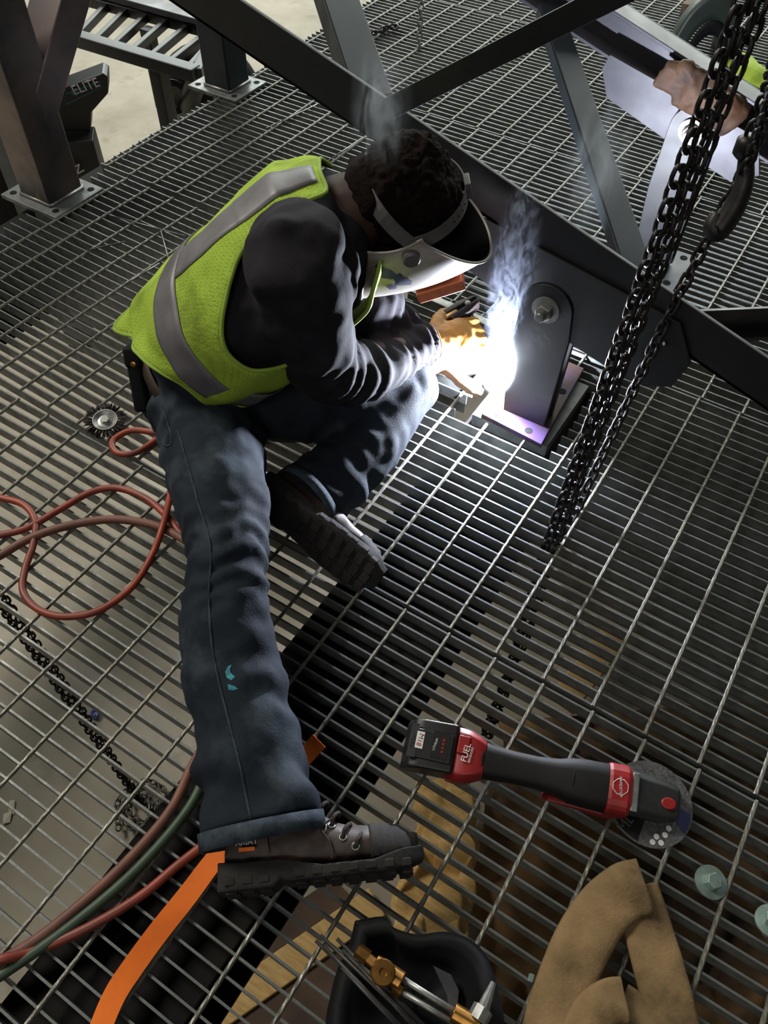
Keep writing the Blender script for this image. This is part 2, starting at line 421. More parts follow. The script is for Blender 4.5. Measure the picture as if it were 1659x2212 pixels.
# ------------------------------------------------------------------ columns at the left edge
def base_plate(parent, c, sx, sy, th=0.014, m='zinc', zt=0.006):
    p = MB(); p.box((c[0], c[1], zt - th / 2), (sx, sy, th)); o = p.build('base_plate', M[m], parent, bevel=0.002)
    for dx in (-1, 1):
        for dy in (-1, 1):
            h = MB(); h.lathe((c[0] + dx * (sx / 2 - 0.028), c[1] + dy * (sy / 2 - 0.028), zt + 0.0002), (0, 0, 1), [(0.011, 0), (0.011, 0.0008)], 14)
            h.build('bolt_hole', M['helmet_in'], o)
    return o
def tube_col(name, u, v, w, z0, z1, label, m):
    e = thing(name, (u, v, z0), label, 'column')
    MB().box((u, v, (z0 + z1) / 2), (w, w, z1 - z0)).build('shaft', M[m], e, bevel=0.008)
    base_plate(e, (u, v), w + 0.11, w + 0.07, m='galv')
    wl = MB()
    for s in (-1, 1):
        wl.tube([(u + s * w / 2, v - w / 2, z0 + 0.004), (u + s * w / 2, v + w / 2, z0 + 0.004)], 0.006, 6)
        wl.tube([(u - w / 2, v + s * w / 2, z0 + 0.004), (u + w / 2, v + s * w / 2, z0 + 0.004)], 0.006, 6)
    wl.build('weld_bead', M['zinc'], e, smooth=True)
    return e
c0 = at(111, 451); c1 = at(162, 422); c2 = at(64, 435)
w1 = 0.135
uf = (c0.x + c1.x) / 2; vc = c0.y + w1 / 2
col1 = tube_col('steel_column', uf - w1 / 2, vc, w1, 0.006, 1.9, 'square steel column with a welded knee brace at the left grating edge', 'brown_steel')
uf2 = uf + 0.002
def onu(px, py, u):
    d = RIGHT * (px - CX) + DOWN * (py - CY) + FWD * FPX
    return Vector((0, 0, CAMH)) + d * (u / d.x)
pa, pb = onu(118, 277, uf2), onu(199, 0, uf2); pc, pd = onu(132, 0, uf2), onu(89, 155, uf2)
dr = (pb - pa).normalized(); dl = dr
br = MB(); br.prism([pa - dr * 0.03, pa + dr * 1.3, pd + dr * 1.2, pd - dr * 0.06], (-w1 * 0.9, 0, 0))
br.build('knee_brace', M['brown_steel'], col1, bevel=0.006)
b2 = at(507, 195)
tube_col('steel_column', b2.x - 0.05, b2.y + 0.02, 0.12, 0.006, 1.9, 'dark scratched square steel column behind the slotted black guard', 'blue_steel')
dc = MB(); dc.beam((-2.75, 1.75, FZ), (-2.75, 1.75, 1.6), 0.1, 0.1, up=(1, 0, 0))
tag(dc.build('steel_post', M['blue_steel'], None, bevel=0.006), 'dark blue steel post standing on the floor behind the knee-braced column', 'post')

# ------------------------------------------------------------------ inclined truss frame
SL = -0.305
VN = 1.375
def ztop(u): return 0.536 + SL * (u + 0.486)
frm = thing('steel_truss', (-0.43, 1.375, 0.30), 'black inclined steel truss frame pinned to low posts above the grating', 'truss')
def chord(v, dirv, u0, u1, m, hw=0.101, leg=0.06, channel=False, dz=0.0):
    p = MB(); ztop = lambda u: 0.536 + dz + SL * (u + 0.486)
    p.prism([(u0, v, ztop(u0)), (u1, v, ztop(u1)), (u1, v, ztop(u1) - hw), (u0, v, ztop(u0) - hw)], (0, 0.010 * (1 if dirv > 0 else -1), 0))
    p.prism([(u0, v, ztop(u0) - hw), (u1, v, ztop(u1) - hw), (u1, v, ztop(u1) - hw + 0.009), (u0, v, ztop(u0) - hw + 0.009)], (0, leg * dirv, 0))
    if channel:
        p.prism([(u0, v, ztop(u0)), (u1, v, ztop(u1)), (u1, v, ztop(u1) - 0.009), (u0, v, ztop(u0) - 0.009)], (0, leg * dirv, 0))
    return p.build('chord', M[m], frm, bevel=0.0015)
chord(VN, 1, -2.03, 0.95, 'black_steel')
chord(2.20, -1, -2.03, 0.95, 'grey_paint', 0.105, 0.07, True, 0.025)
V1 = 1.3675
gp = MB(); gp.prism([atv(985, 440, V1), atv(992, 568, V1), atv(1118, 665, V1), atv(1237, 746, V1), atv(1320, 800, V1), atv(1390, 835, V1), atv(1450, 836, V1), atv(1492, 786, V1), atv(1470, 700, V1)], (0, 0.0055, 0))
gp.build('gusset_plate', M['black_steel'], frm, bevel=0.001)
V2 = 2.129
gp = MB(); gp.prism([atv(1318, 118, V2), atv(1300, 148, V2), atv(1310, 212, V2), atv(1448, 310, V2), atv(1545, 372, V2), atv(1578, 394, V2), atv(1640, 380, V2), atv(1640, 300, V2)], (0, 0.012, 0))
gp.build('gusset_plate', M['grey_paint'], frm, bevel=0.001)
def angle(a, b, w, t=0.008, m='blue_steel', flip=1, hh=None, top=1):
    a = Vector(a); b = Vector(b); p = MB(); hh = hh or w
    p.beam(a, b, t, hh, off=(0, 0)); p.beam(a, b, w, t, off=(flip * w / 2, top * hh / 2))
    return p.build('brace', M[m], frm, bevel=0.001)
def pl(px, py): return atp(px, py, (-0.486, 1.375, 0.487), (0.305, 0, 1))
def brace2d(pix0, pix1, far, w, m, flip, hh=None, top=1):
    a = pl(*pix0); b = pl(*pix1); d = (b - a).normalized()
    b2_ = a + d * ((far - a.y) / d.y); a2 = a + d * ((1.388 - a.y) / d.y)
    a2.z -= 0.03; b2_.z -= 0.03
    return angle(a2, b2_, w, 0.008, m, flip, hh, top)
brace2d((1355, 570), (1196, 85), 2.14, 0.055, 'blue_steel', 1, 0.03)
brace2d((745, 140), (700, 0), 2.14, 0.075, 'blue_steel', 1, 0.07)
brace2d((1520, 668), (1659, 662), 2.14, 0.035, 'black_steel', 1, 0.055, -1)
# web diagonal rising to the right in the near truss plane
da, db = atv(836, 210, 1.368), atv(1240, 0, 1.368); dd = (db - da).normalized()
ea, eb = atv(880, 242, 1.368), atv(1330, 0, 1.368)
wd = MB(); wd.prism([da - dd * 0.04, da + dd * 1.0, ea + dd * 1.0, ea - dd * 0.04], (0, 0.006, 0))
wd.build('web_diagonal', M['black_steel'], frm, bevel=0.001)

# ------------------------------------------------------------------ posts with pins
def bolt(name, c, label, axis=(0, -1, 0), r=0.031, m='zinc', grp=None):
    c = Vector(c); a = Vector(axis).normalized()
    e = thing(name, c, label, 'bolt', grp)
    MB().lathe(c, a, [(r * 0.35, 0), (r, 0), (r, 0.004), (r * 0.4, 0.004)], 24).build('washer', M[m], e, smooth=False)
    MB().lathe(c + a * 0.0045, a, [(0.001, 0), (r * 0.62, 0), (r * 0.64, 0.003), (r * 0.64, 0.013), (r * 0.55, 0.016), (0.001, 0.016)], 6).build('hex_nut', M[m], e, bevel=0.0006)
    MB().lathe(c + a * 0.018, a, [(r * 0.36, 0), (r * 0.36, 0.016), (r * 0.3, 0.019)], 16).build('shank', M[m], e, smooth=False)
    return e
def lug(u, v, th, zp, w, z0):
    pts = []
    for i in range(13):
        a = math.pi * i / 12
        pts.append(Vector((u + w * math.cos(a), v, zp + w * math.sin(a))))
    pts += [Vector((u - w - 0.008, v, zp - 0.17)), Vector((u - w + 0.004, v, z0)), Vector((u + w - 0.004, v, z0)), Vector((u + w + 0.006, v, zp - 0.06))]
    return MB().prism(pts, (0, th, 0))
def post(u, v, zp, label, m, flip=1):
    e = thing('pin_post', (u, v, 0.0), label, 'post')
    lug(u, v - 0.028, 0.012, zp, 0.058, 0.012).build('lug_plate', M[m], e, bevel=0.0015)
    lug(u, v + 0.014, 0.012, zp, 0.058, 0.012).build('lug_plate', M[m], e, bevel=0.0015)
    MB().box((u, v - 0.001, 0.075), (0.085, 0.029, 0.125)).build('stub', M['grey_paint'], e, bevel=0.003)
    return e
pin1 = atv(1180, 668, 1.347)
P1 = post(pin1.x, 1.3745, pin1.z, 'dark lug post being welded, with its pin bolted through the near truss', 'black_steel')
bp = MB(); bp.prism([at(1040, 893, .014), at(1170, 960, .014), at(1182, 938, .014), at(1262, 795, .014), at(1215, 775, .014), at(1100, 800, .014)], (0, 0, -0.014))
bpo = bp.build('base_plate', M['heat'], P1, bevel=0.002); bpo['label'] = 'heat-tinted orange and purple base plate with bolt holes'
for px, py in ((1072, 898), (1142, 930), (1215, 845)):
    h = MB(); h.lathe(at(px, py, .0142), (0, 0, 1), [(0.0095, 0), (0.0095, 0.0008)], 16); h.build('bolt_hole', M['helmet_in'], bpo)
bolt('pin_bolt', (pin1.x, 1.346, pin1.z), 'large zinc pin bolt with washer on the near truss gusset beside the weld')
pin2 = atv(1490, 287, 2.10)
P2 = post(pin2.x, 2.14, pin2.z, 'dark lug post behind the hanging chains under the far truss chord', 'black_steel')
base_plate(P2, (pin2.x, 2.14), 0.2, 0.2, m='blue_steel')
bolt('pin_bolt', (pin2.x, 2.1085, pin2.z), 'large zinc pin bolt on the far chord below the leather glove')
# lit flat bar closing the cut-out
fb = MB(); fb.beam(at(835, 600, .004), at(1085, 712, .004), 0.026, 0.006)
tag(fb.build('flat_bar', M['zinc'], None, bevel=0.001), 'bright flat steel bar lying on the grating behind the gloves', 'bar')
# ------------------------------------------------------------------ the welder
person = thing('person', (-0.98, 0.92, 0.0), 'person in a hi-vis vest, dark shirt and jeans sitting on the grating and welding', 'person')
BR = Vector((0.50, -0.86, 0.0)).normalized()      # the body's right
BF = Vector((0.86, 0.50, 0.0)).normalized()       # the body's front
def wr(p, f, a, seed=0.0):
    return a * noise.noise(Vector((p.x * f + seed, p.y * f, p.z * f)))
def fold(p, d, freq, amp, seed=0.0, warp=0.35):
    """long folds running across direction d"""
    t = p.dot(d) * freq + warp * noise.noise(p * 9 + Vector((seed, 0, 0))) * freq * 0.12
    return amp * math.sin(t) * (0.5 + 0.5 * noise.noise(p * 6 + Vector((seed, 3, 1))))

# ---- jeans
rl = [at(445, 880, .17), at(458, 950, .175), at(468, 1030, .185), at(486, 1120, .195), at(492, 1215, .195), at(488, 1320, .165), at(503, 1450, .13), at(532, 1600, .105), at(556, 1720, .095), at(566, 1790, .09)]
rr = [.112, .106, .098, .086, .074, .078, .082, .086, .091, .096]
ryy = [.112, .106, .098, .086, .078, .078, .078, .076, .074, .072]
ll = [Vector((-1.045, 1.02, .165)), at(560, 858, .165), at(660, 868, .16), at(765, 858, .14), at(868, 850, .108)]
lr = [.11, .102, .095, .086, .074]
ls = [at(880, 838, .105), at(850, 890, .098), at(800, 955, .092), at(735, 1020, .086), at(665, 1078, .084)]
lsr = [.068, .072, .074, .077, .080]
pel = Vector((-1.015, .95, .165))
j = MB()
j.tube(rl, rr, 20, side=RIGHT, ry=ryy)
j.tube(ll, lr, 18); j.tube(ls, lsr, 18); j.ball(ls[0], .074)
j.ball(rl[0], .118); j.ball(ll[0], .118)
j.ball(pel, (.15, .19, .13), M=Matrix.Rotation(math.radians(-30), 3, 'Z'))
wst = [pel, at(430, 802, .21), at(445, 756, .262)]
j.tube(wst, [.155, .158, .158], 20, side=BR, ry=[.125, .12, .118])
ld = (rl[8] - rl[4]).normalized()
def jd(p, n):
    d = wr(p, 11, .009) + wr(p, 30, .0045, 5)
    k = (p - rl[4]).length
    if k < .2: d += math.exp(-(k / .085) ** 2) * .009 * math.sin(p.dot(ld) * 150 + 4 * noise.noise(p * 14))
    k = (p - rl[0]).length
    if k < .3: d += math.exp(-(k / .15) ** 2) * .007 * math.sin(p.dot((ld + BF * .6).normalized()) * 105 + 3 * noise.noise(p * 10))
    k = (p - ls[4]).length
    d += math.exp(-(k / .14) ** 2) * .006 * math.sin(p.dot(Vector((.2, .9, .2))) * 110 + 3 * noise.noise(p * 12))
    k = (p - rl[9]).length
    d += math.exp(-(k / .22) ** 2) * .011 * math.sin(p.dot(ld) * 55 + 3.5 * noise.noise(p * 9))
    return d * min(1, (p - rl[9]).dot(-ld) / .05 if (p - rl[9]).length < .13 else 1) * min(1, max(0, (p - ls[4]).dot((ls[3] - ls[4]).normalized()) / .04) if (p - ls[4]).length < .11 else 1)
jeans = organic('jeans', j, M['denim'], person, .0075, 7, jd)
jeans['label'] = 'worn dark blue jeans'
def ring_band(name, c, t, rx, ry, side, wid, m, parent, th=0.004, seg=40):
    t = Vector(t).normalized(); q = Vector(side); q = (q - t * q.dot(t)).normalized(); w = t.cross(q)
    rs = []
    for h, e in ((-wid / 2, 0), (-wid / 2, th), (wid / 2, th), (wid / 2, 0)):
        rs.append([Vector(c) + t * h + q * math.cos(2 * math.pi * k / seg) * (rx + e) + w * math.sin(2 * math.pi * k / seg) * (ry + e) for k in range(seg)])
    b = MB(); b.rings(rs + [rs[0]], caps=False)
    return b.build(name, m, parent, smooth=True)
ring_band('hem', rl[9] + ld * .004, ld, .096, .074, RIGHT, .028, M['denim_light'], jeans)
lsd = (ls[4] - ls[3]).normalized()
ring_band('hem', ls[4] + lsd * .002, lsd, .079, .078, (0, 0, 1), .022, M['denim_light'], jeans)
# outer seam of the near leg, raised cord
def onleg(i, ang):
    pass
sp = []
pix = [(385, 930), (405, 1000), (430, 1090), (455, 1180), (452, 1300), (462, 1420), (490, 1540), (520, 1660), (540, 1760), (556, 1812)]
camp = Vector((0, 0, CAMH))
def cast(px, py, obs, lift=.001):
    """first hit of the sight line on already built cloth, used to lay seams and patches on its surface"""
    d = (RIGHT * (px - CX) + DOWN * (py - CY) + FWD * FPX).normalized(); best = None
    for o in obs:
        w = worldloc(o)
        if o.data.polygons:
            h, loc, nn, ix = o.ray_cast(camp - w, d)
            if h:
                loc = loc + w; l = (loc - camp).length
                if best is None or l < best[0]: best = (l, loc, nn)
    return (best[1] + best[2] * lift, best[2]) if best else None
bpy.context.view_layer.update()
for p in smoothpath([Vector((a, b, 0)) for a, b in pix], 6):
    h = cast(p.x, p.y, [jeans], .0006)
    if h: sp.append(h[0])
if len(sp) > 4:
    MB().tube(sp, .0022, 6).build('seam', M['denim_light'], jeans, smooth=True)
# back pocket flap outline and belt
pts = []
for p in smoothpath([Vector((a, b, 0)) for a, b in [(318, 880), (335, 940), (355, 962), (372, 955), (360, 905), (348, 872)]], 5):
    h = cast(p.x, p.y, [jeans], .0006)
    if h: pts.append(h[0])
if len(pts) > 4: MB().tube(pts, .0018, 5).build('pocket_seam', M['denim_light'], jeans, smooth=True)
def blob(pix, m, name, parent, obs, n=10, jit=.25, lift=.0012):
    """flat irregular patch laid on cloth"""
    cx = sum(p[0] for p in pix) / len(pix); cy = sum(p[1] for p in pix) / len(pix)
    b = MB(); c = cast(cx, cy, obs, lift)
    if not c: return
    r1 = []; r2 = []
    for p in pix:
        h1 = cast(cx + (p[0] - cx) * .5, cy + (p[1] - cy) * .5, obs, lift); h2 = cast(p[0], p[1], obs, lift * .6)
        if not h1 or not h2: return
        r1.append(h1[0]); r2.append(h2[0])
    k = len(pix)
    b.add([c[0]] + r1 + r2, [(0, 1 + i, 1 + (i + 1) % k) for i in range(k)] + [(1 + i, 1 + k + i, 1 + k + (i + 1) % k, 1 + (i + 1) % k) for i in range(k)])
    return b.build(name, m, parent, smooth=True)
o = blob([(486, 1452), (492, 1440), (500, 1436), (497, 1448), (503, 1458), (508, 1462), (500, 1470), (490, 1464)], M['teal_paint'], 'paint_spot', jeans, [jeans])
if o: o['label'] = 'turquoise paint spot'
blob([(492, 1478), (506, 1482), (514, 1488), (504, 1492), (494, 1490)], M['teal_paint'], 'paint_spot', jeans, [jeans])

# ---- torso surface shared by shirt and vest
TC = [(0, at(448, 752, .25)), (.25, at(488, 705, .325)), (.5, at(560, 636, .425)), (.75, at(645, 550, .50)), (.9, at(714, 490, .548)), (1.0, at(766, 448, .582))]
tc = smoothpath([p for t, p in TC], 8)
def C_(t):
    x = interp([(0, 0), (.25, 1), (.5, 2), (.75, 3), (.9, 4), (1, 5)], max(0, min(1, t))) * 8
    i = min(int(x), len(tc) - 2); return tc[i].lerp(tc[i + 1], x - i)
def T_(t): return (C_(min(1, t + .04)) - C_(max(0, t - .04))).normalized()
TA = [(0, .168), (.25, .168), (.5, .185), (.72, .205), (.86, .19), (.95, .125), (1, .075)]
TB = [(0, .13), (.25, .135), (.5, .137), (.72, .128), (.86, .112), (.95, .085), (1, .065)]
def S_(th, t, off=0.0):
    tt = T_(t); r = (BR - tt * BR.dot(tt)).normalized(); bk = r.cross(tt).normalized()
    if bk.z < 0: bk = -bk
    a = interp(TA, t) + off; b = interp(TB, t) + off
    return C_(t) + r * (a * math.cos(th)) + bk * (b * math.sin(th))
sh = MB()
sh.rings([[S_(2 * math.pi * k / 28, i / 24) for k in range(28)] for i in range(25)])
SR = at(640, 556, .595); EL = at(728, 800, .295); WR = at(925, 742, .178)
sh.tube(smoothpath([at(660, 535, .545), SR, at(660, 664, .505), at(692, 764, .375), EL, at(778, 806, .25), at(856, 774, .208), WR], 3),
        [.078, .082, .086, .088, .088, .086, .084, .080, .078, .076, .074, .072, .070, .067, .065, .063, .061, .058, .054, .050, .048, .046], 18)
sh.tube([C_(.84), S_(0, .80, -.06), at(660, 535, .545)], [.085, .08, .08], 16)
SLh = S_(math.pi, .8, -.04); EL2 = at(815, 690, .24); WL = at(926, 772, .10)
sh.tube(smoothpath([SLh, at(770, 600, .36), EL2, at(880, 732, .15), WL], 4), [.085] * 4 + [.078] * 4 + [.066] * 4 + [.056] * 4 + [.048], 16)
fa = (WR - EL).normalized(); ua = (EL - SR).normalized()
def sd_(p, n):
    d = wr(p, 13, .008, 2) + wr(p, 30, .004, 8) + fold(p, (ua + fa * .4).normalized(), 60, .004, 2)
    k = (p - EL).length; d += math.exp(-(k / .13) ** 2) * .006 * math.sin(p.dot(fa) * 120 + 4 * noise.noise(p * 11))
    k = (p - WR).length; d += math.exp(-(k / .11) ** 2) * .006 * math.sin(p.dot(fa) * 210 + 4 * noise.noise(p * 12))
    k = (p - EL2).length; d += math.exp(-(k / .12) ** 2) * .005 * math.sin(p.dot(fa) * 160)
    k = (p - SR).length; d += math.exp(-(k / .12) ** 2) * .005 * math.sin(p.dot(ua) * 70 + 3 * noise.noise(p * 8))
    return d
shirt = organic('shirt', sh, M['shirt'], person, .0075, 7, sd_)
shirt['label'] = 'charcoal long-sleeved shirt'

# ---- vest
def vest_pt(th, t):
    k = (.55 - t) / .55 if t < .55 else 0
    back = max(0, math.sin(th))
    p = S_(th, max(t, 0), .016 + .012 * max(0, min(1, (t - .7) / .15)) + .007 * k * math.sin(26 * t + 5 * math.sin(th * 1.3) + 4 * noise.noise(Vector((th * 1.5, t * 4, 7)))) + .016 * k * (0.4 + back) + .006 * noise.noise(Vector((th * 2.2, t * 5, 1))) + .004 * math.sin(th * 9 + t * 6) * k)
    if t < 0:
        tt = T_(0); p -= tt * (-t) * .55
        bk = Vector((-.35, -.75, -.1)); p += bk * (-t) * (.10 + .40 * back ** 3)
    return p
NT, NH = 150, 110
T0 = -.16
def hem(th):
    b = max(0, math.sin(th))
    return .25 - .31 * b ** 4 + .012 * math.sin(th * 7)
def keep(th, t):
    d = (math.degrees(th) + 180) % 360 - 180
    if t < hem(th): return False
    if d < -76 and d > -104: return False
    for c in (0, 180):
        e = (d - c + 180) % 360 - 180
        if c == 0: x = (e - 4) / 56; y = (t - .82) / .33
        else: x = e / 42; y = (t - .80) / .26
        if x * x + y * y < 1 and t < 1.05: return False
    if t > .985: return False
    return True
vm = MB(); idx = {}
vs = []; fs = []
for i in range(NH + 1):
    t = T0 + (1 - T0) * i / NH
    for jn in range(NT):
        vs.append(vest_pt(2 * math.pi * jn / NT, t))
for i in range(NH):
    t = T0 + (1 - T0) * (i + .5) / NH
    for jn in range(NT):
        th = 2 * math.pi * (jn + .5) / NT
        if keep(th, t): fs.append((i * NT + jn, i * NT + (jn + 1) % NT, (i + 1) * NT + (jn + 1) % NT, (i + 1) * NT + jn))
vm.add(vs, fs)
me = vm.mesh('vest', worldloc(person))
bmv = bmesh.new(); bmv.from_mesh(me)
bmesh.ops.delete(bmv, geom=[v for v in bmv.verts if not v.link_faces], context='VERTS')
bv = [v for v in bmv.verts if any(e.is_boundary for e in v.link_edges)]
for _ in range(8):
    new = {}
    for v in bv:
        nb = [e.other_vert(v).co for e in v.link_edges if e.is_boundary]
        if len(nb) == 2: new[v] = v.co * .4 + (nb[0] + nb[1]) * .3
    for v, c in new.items(): v.co = c
bmesh.ops.recalc_face_normals(bmv, faces=bmv.faces); bmv.to_mesh(me)
# binding cord along every free edge
loops = []
bmv.edges.ensure_lookup_table(); seen = set()
for e in bmv.edges:
    if e.is_boundary and e.index not in seen:
        path = [e.verts[0], e.verts[1]]; seen.add(e.index)
        while True:
            nx = [x for x in path[-1].link_edges if x.is_boundary and x.index not in seen]
            if not nx: break
            seen.add(nx[0].index); path.append(nx[0].other_vert(path[-1]))
        if len(path) > 12: loops.append([v.co + worldloc(person) for v in path])
bmv.free()
vest = link('hi_vis_vest', me, M['vest'], person, smooth=True, solid=.003, solid_off=0)
vest['label'] = 'lime yellow mesh safety vest'
for lp in loops:
    MB().tube(lp[::1], .0042, 6).build('edge_binding', M['vest_dark'], vest, smooth=True)
def patch(t_of, th0, th1, w, n=50, name='reflective_stripe'):
    b = MB()
    def fn(a, c):
        th = math.radians(th0 + (th1 - th0) * a); t = t_of(a) + w * (c - .5)
        p = vest_pt(th, t); q = vest_pt(th + .01, t); r = vest_pt(th, t + .01)
        nn = (q - p).cross(r - p).normalized(); ctr = C_(max(0, min(1, t)))
        if nn.dot(p - ctr) < 0: nn = -nn
        return p + nn * .0035
    b.grid(fn, n, 5)
    return b.build(name, M['stripe'], vest, smooth=True, solid=.001)
patch(lambda a: .40 - .07 * a, 118, -95, .115, 70)
patch(lambda a: .40, 180, 240, .115, 16)
def patch_v(th0, w, t0, t1, name='reflective_stripe'):
    b = MB()
    def fn(a, c):
        t = t0 + (t1 - t0) * a; th = math.radians(th0(a) + w * (c - .5))
        p = vest_pt(th, t); q = vest_pt(th + .01, t); r = vest_pt(th, t + .01)
        nn = (q - p).cross(r - p).normalized()
        if nn.dot(p - C_(max(0, min(1, t)))) < 0: nn = -nn
        return p + nn * .0035
    b.grid(fn, 40, 5); return b.build(name, M['stripe'], vest, smooth=True, solid=.001)
patch_v(lambda a: 84 - 6 * a, 22, .44, .97)

# ---- body (skin under the clothes; only the neck shows)
HC = at(882, 432, .59)
K = Vector((.79, .50, .36)).normalized(); F = Vector((.19, .35, -.92)); F = (F - K * F.dot(K)).normalized(); R = F.cross(K).normalized()
HM = Matrix((R, F, K)).transposed()
b = MB()
b.ball(HC, (.072, .092, .090), 20, 14, HM)
b.ball(HC + F * .03 - K * .06, (.052, .062, .062), 16, 10, HM)
b.ball(HC + F * .10 - K * .015, (.014, .022, .026), 10, 8, HM)
b.ball(HC + F * .088 - K * .065, (.028, .012, .012), 10, 8, HM)
for s in (-1, 1):
    b.ball(HC + R * s * .074 - K * .01 - F * .005, (.012, .02, .032), 10, 8, HM)
    b.ball(HC + R * s * .032 + F * .082 + K * .012, (.015, .012, .012), 10, 8, HM)
b.tube([HC - K * .04 - F * .02, C_(1.0) + Vector((.03, .02, .01)), C_(.93)], [.060, .064, .08], 16)
b.rings([[S_(2 * math.pi * k / 16, .05 + .9 * i / 10, -.03) for k in range(16)] for i in range(11)])
b.tube([SR, at(662, 664, .50), EL, WR], [.06, .055, .045, .03], 12)
b.tube([SLh, EL2, WL], [.055, .045, .03], 12)
b.tube([rl[0], rl[4], rl[7], rl[9]], [.09, .05, .05, .04], 12)
b.tube([ll[0], ll[3], ls[2], ls[4]], [.09, .05, .05, .04], 12)
b.ball(pel, (.12, .15, .1), M=Matrix.Rotation(math.radians(-30), 3, 'Z')); b.tube([pel, C_(0.1)], .12, 12)
organic('body', b, M['skin'], person, .008, 3)

# ---- curly hair
h = MB()
hv = []
bmh = bmesh.new(); bmesh.ops.create_icosphere(bmh, subdivisions=6, radius=1)
for v in bmh.verts:
    n = v.co.copy()
    rx, ry, rz = .092, .100, (.086 if n.z > 0 else .096)
    p = HC - F * .022 + K * .012 + R * (n.x * rx) + F * (n.y * ry) + K * (n.z * rz)
    q = p * 55
    d = .010 * abs(noise.noise(q)) + .008 * noise.noise(p * 28) + .012 * noise.noise(p * 12) + .006 * abs(noise.noise(p * 120))
    if n.y > .55 and n.z < .4: d -= .03
    dirv = (R * n.x + F * n.y + K * n.z)
    v.co = p + dirv * d
# lower nape bulge
me = bpy.data.meshes.new('hair'); bmh.to_mesh(me); bmh.free(); me.transform(Matrix.Translation(-worldloc(person)))
hair = link('hair', me, M['hair'], person, smooth=True)
hair['label'] = 'short dark curly hair'
nb = MB(); nb.ball(HC - F * .058 - K * .045 + R * .005, (.070, .045, .052), 28, 20, HM)
nb.v = [v + (v - (HC - F * .058 - K * .045)).normalized() * (.012 * abs(noise.noise(v * 60)) + .008 * noise.noise(v * 25)) for v in nb.v]
nb.build('hair', M['hair'], person, smooth=True)

# ---- belt with pouch at the back
ring_band('belt', C_(0) - T_(0) * .02, T_(0), .166, .128, BR, .032, M['boot'], person)
pc_ = at(302, 818, .235)
pz = (at(303, 790, .25) - at(318, 880, .17)).normalized()
px_ = BR; py_ = pz.cross(px_).normalized(); px_ = py_.cross(pz)
pm = frame(pc_, px_, py_, pz)
pouch = MB(); pouch.box((0, 0, 0), (.05, .032, .135)); pouch.xf(pm)
po = pouch.build('belt_pouch', M['black_matte'], person, bevel=.008); po['label'] = 'black leather pouch on the belt'
fl = MB(); fl.box((0, 0, .05), (.054, .038, .045)); fl.xf(pm); fl.build('pouch_flap', M['black_matte'], po, bevel=.008)
kb = cast(288, 787, [po], .001)
if kb: MB().lathe(kb[0], kb[1], [(.006, -.001), (.006, .001), (.003, .002)], 14).build('brass_snap', M['brass'], po)

# ---- gloves: palm and five bent fingers each
def hand(name, wrist, palm_dir, back_dir, m, curl, thumb_side, spread=1.0, scale=1.0, label=None, cuff_len=.05):
    D = Vector(palm_dir).normalized(); Bk = Vector(back_dir); Bk = (Bk - D * Bk.dot(D)).normalized(); S = D.cross(Bk).normalized() * thumb_side
    W = Vector(wrist); s = scale
    h = MB()
    h.tube([W - D * cuff_len * s, W - D * .01 * s, W + D * .02 * s, W + D * .055 * s, W + D * .095 * s, W + D * .108 * s], [.047 * s, .034 * s, .036 * s, .046 * s, .046 * s, .040 * s], 16, side=S, ry=[.042 * s, .029 * s, .026 * s, .024 * s, .021 * s, .016 * s])
    for k, (off, L) in enumerate(((.033, .074), (.011, .084), (-.011, .078), (-.032, .060))):
        p = W + D * .092 * s + S * off * s
        d = (D + S * off * spread * 2.2).normalized(); pts = [p - d * .02]; bend = curl * (1 + .08 * k)
        for seg, fr in enumerate((.46, .30, .24)):
            pts.append(p.copy()); p = p + d * L * fr * s
            ax = S * -1 if thumb_side > 0 else S
            d = (Matrix.Rotation(bend, 3, d.cross(Bk).normalized() * -1) @ d).normalized()
        pts.append(p)
        h.tube(pts, [.0150 * s, .0150 * s, .0142 * s, .0130 * s, .0105 * s], 10)
    p = W + D * .03 * s + S * .034 * s - Bk * .006 * s
    d = (D * .62 + S * .72 - Bk * .28).normalized(); pts = [p - d * .02 * s, p]
    for fr in (.034, .030, .026):
        p = p + d * fr * s; pts.append(p.copy()); d = (d * .8 + D * .32 - Bk * .2 * curl).normalized()
    h.tube(pts, [.018 * s, .019 * s, .017 * s, .015 * s, .012 * s], 10)
    o = organic(name, h, m, person, .0042, 2, lambda p, n: wr(p, 60, .0018, 3) + wr(p, 25, .002, 9))
    if label: o['label'] = label
    rb = MB()
    return o, D, Bk, S, W
g1, D1, B1, S1, W1 = hand('glove', at(930, 742, .176), at(1012, 730, .156) - at(930, 742, .176), Vector((.1, -.55, .83)), M['glove'], 1.0, -1, .4, 1.08, 'mustard leather work glove on the near hand')
ring_band('cuff', W1 - D1 * .048, D1, .049, .044, S1, .014, M['cuff'], g1)
for k in range(5):
    c = W1 + D1 * (-.014 + .006 * k)
    ring_band('wrist_gather', c, D1, .0355 + .0006 * k, .0295, S1, .0026, M['glove'], g1, .0018, 28)
g2, D2, B2, S2, W2 = hand('glove', at(944, 778, .092), at(1050, 770, .085) - at(944, 778, .092), Vector((-.15, -.3, .9)), M['glove_lit'], .38, 1, .6, 1.02, 'leather work glove on the far hand, coloured pale for the arc light')
ring_band('cuff', W2 - D2 * .048, D2, .049, .044, S2, .014, M['glove_lit'], g2)

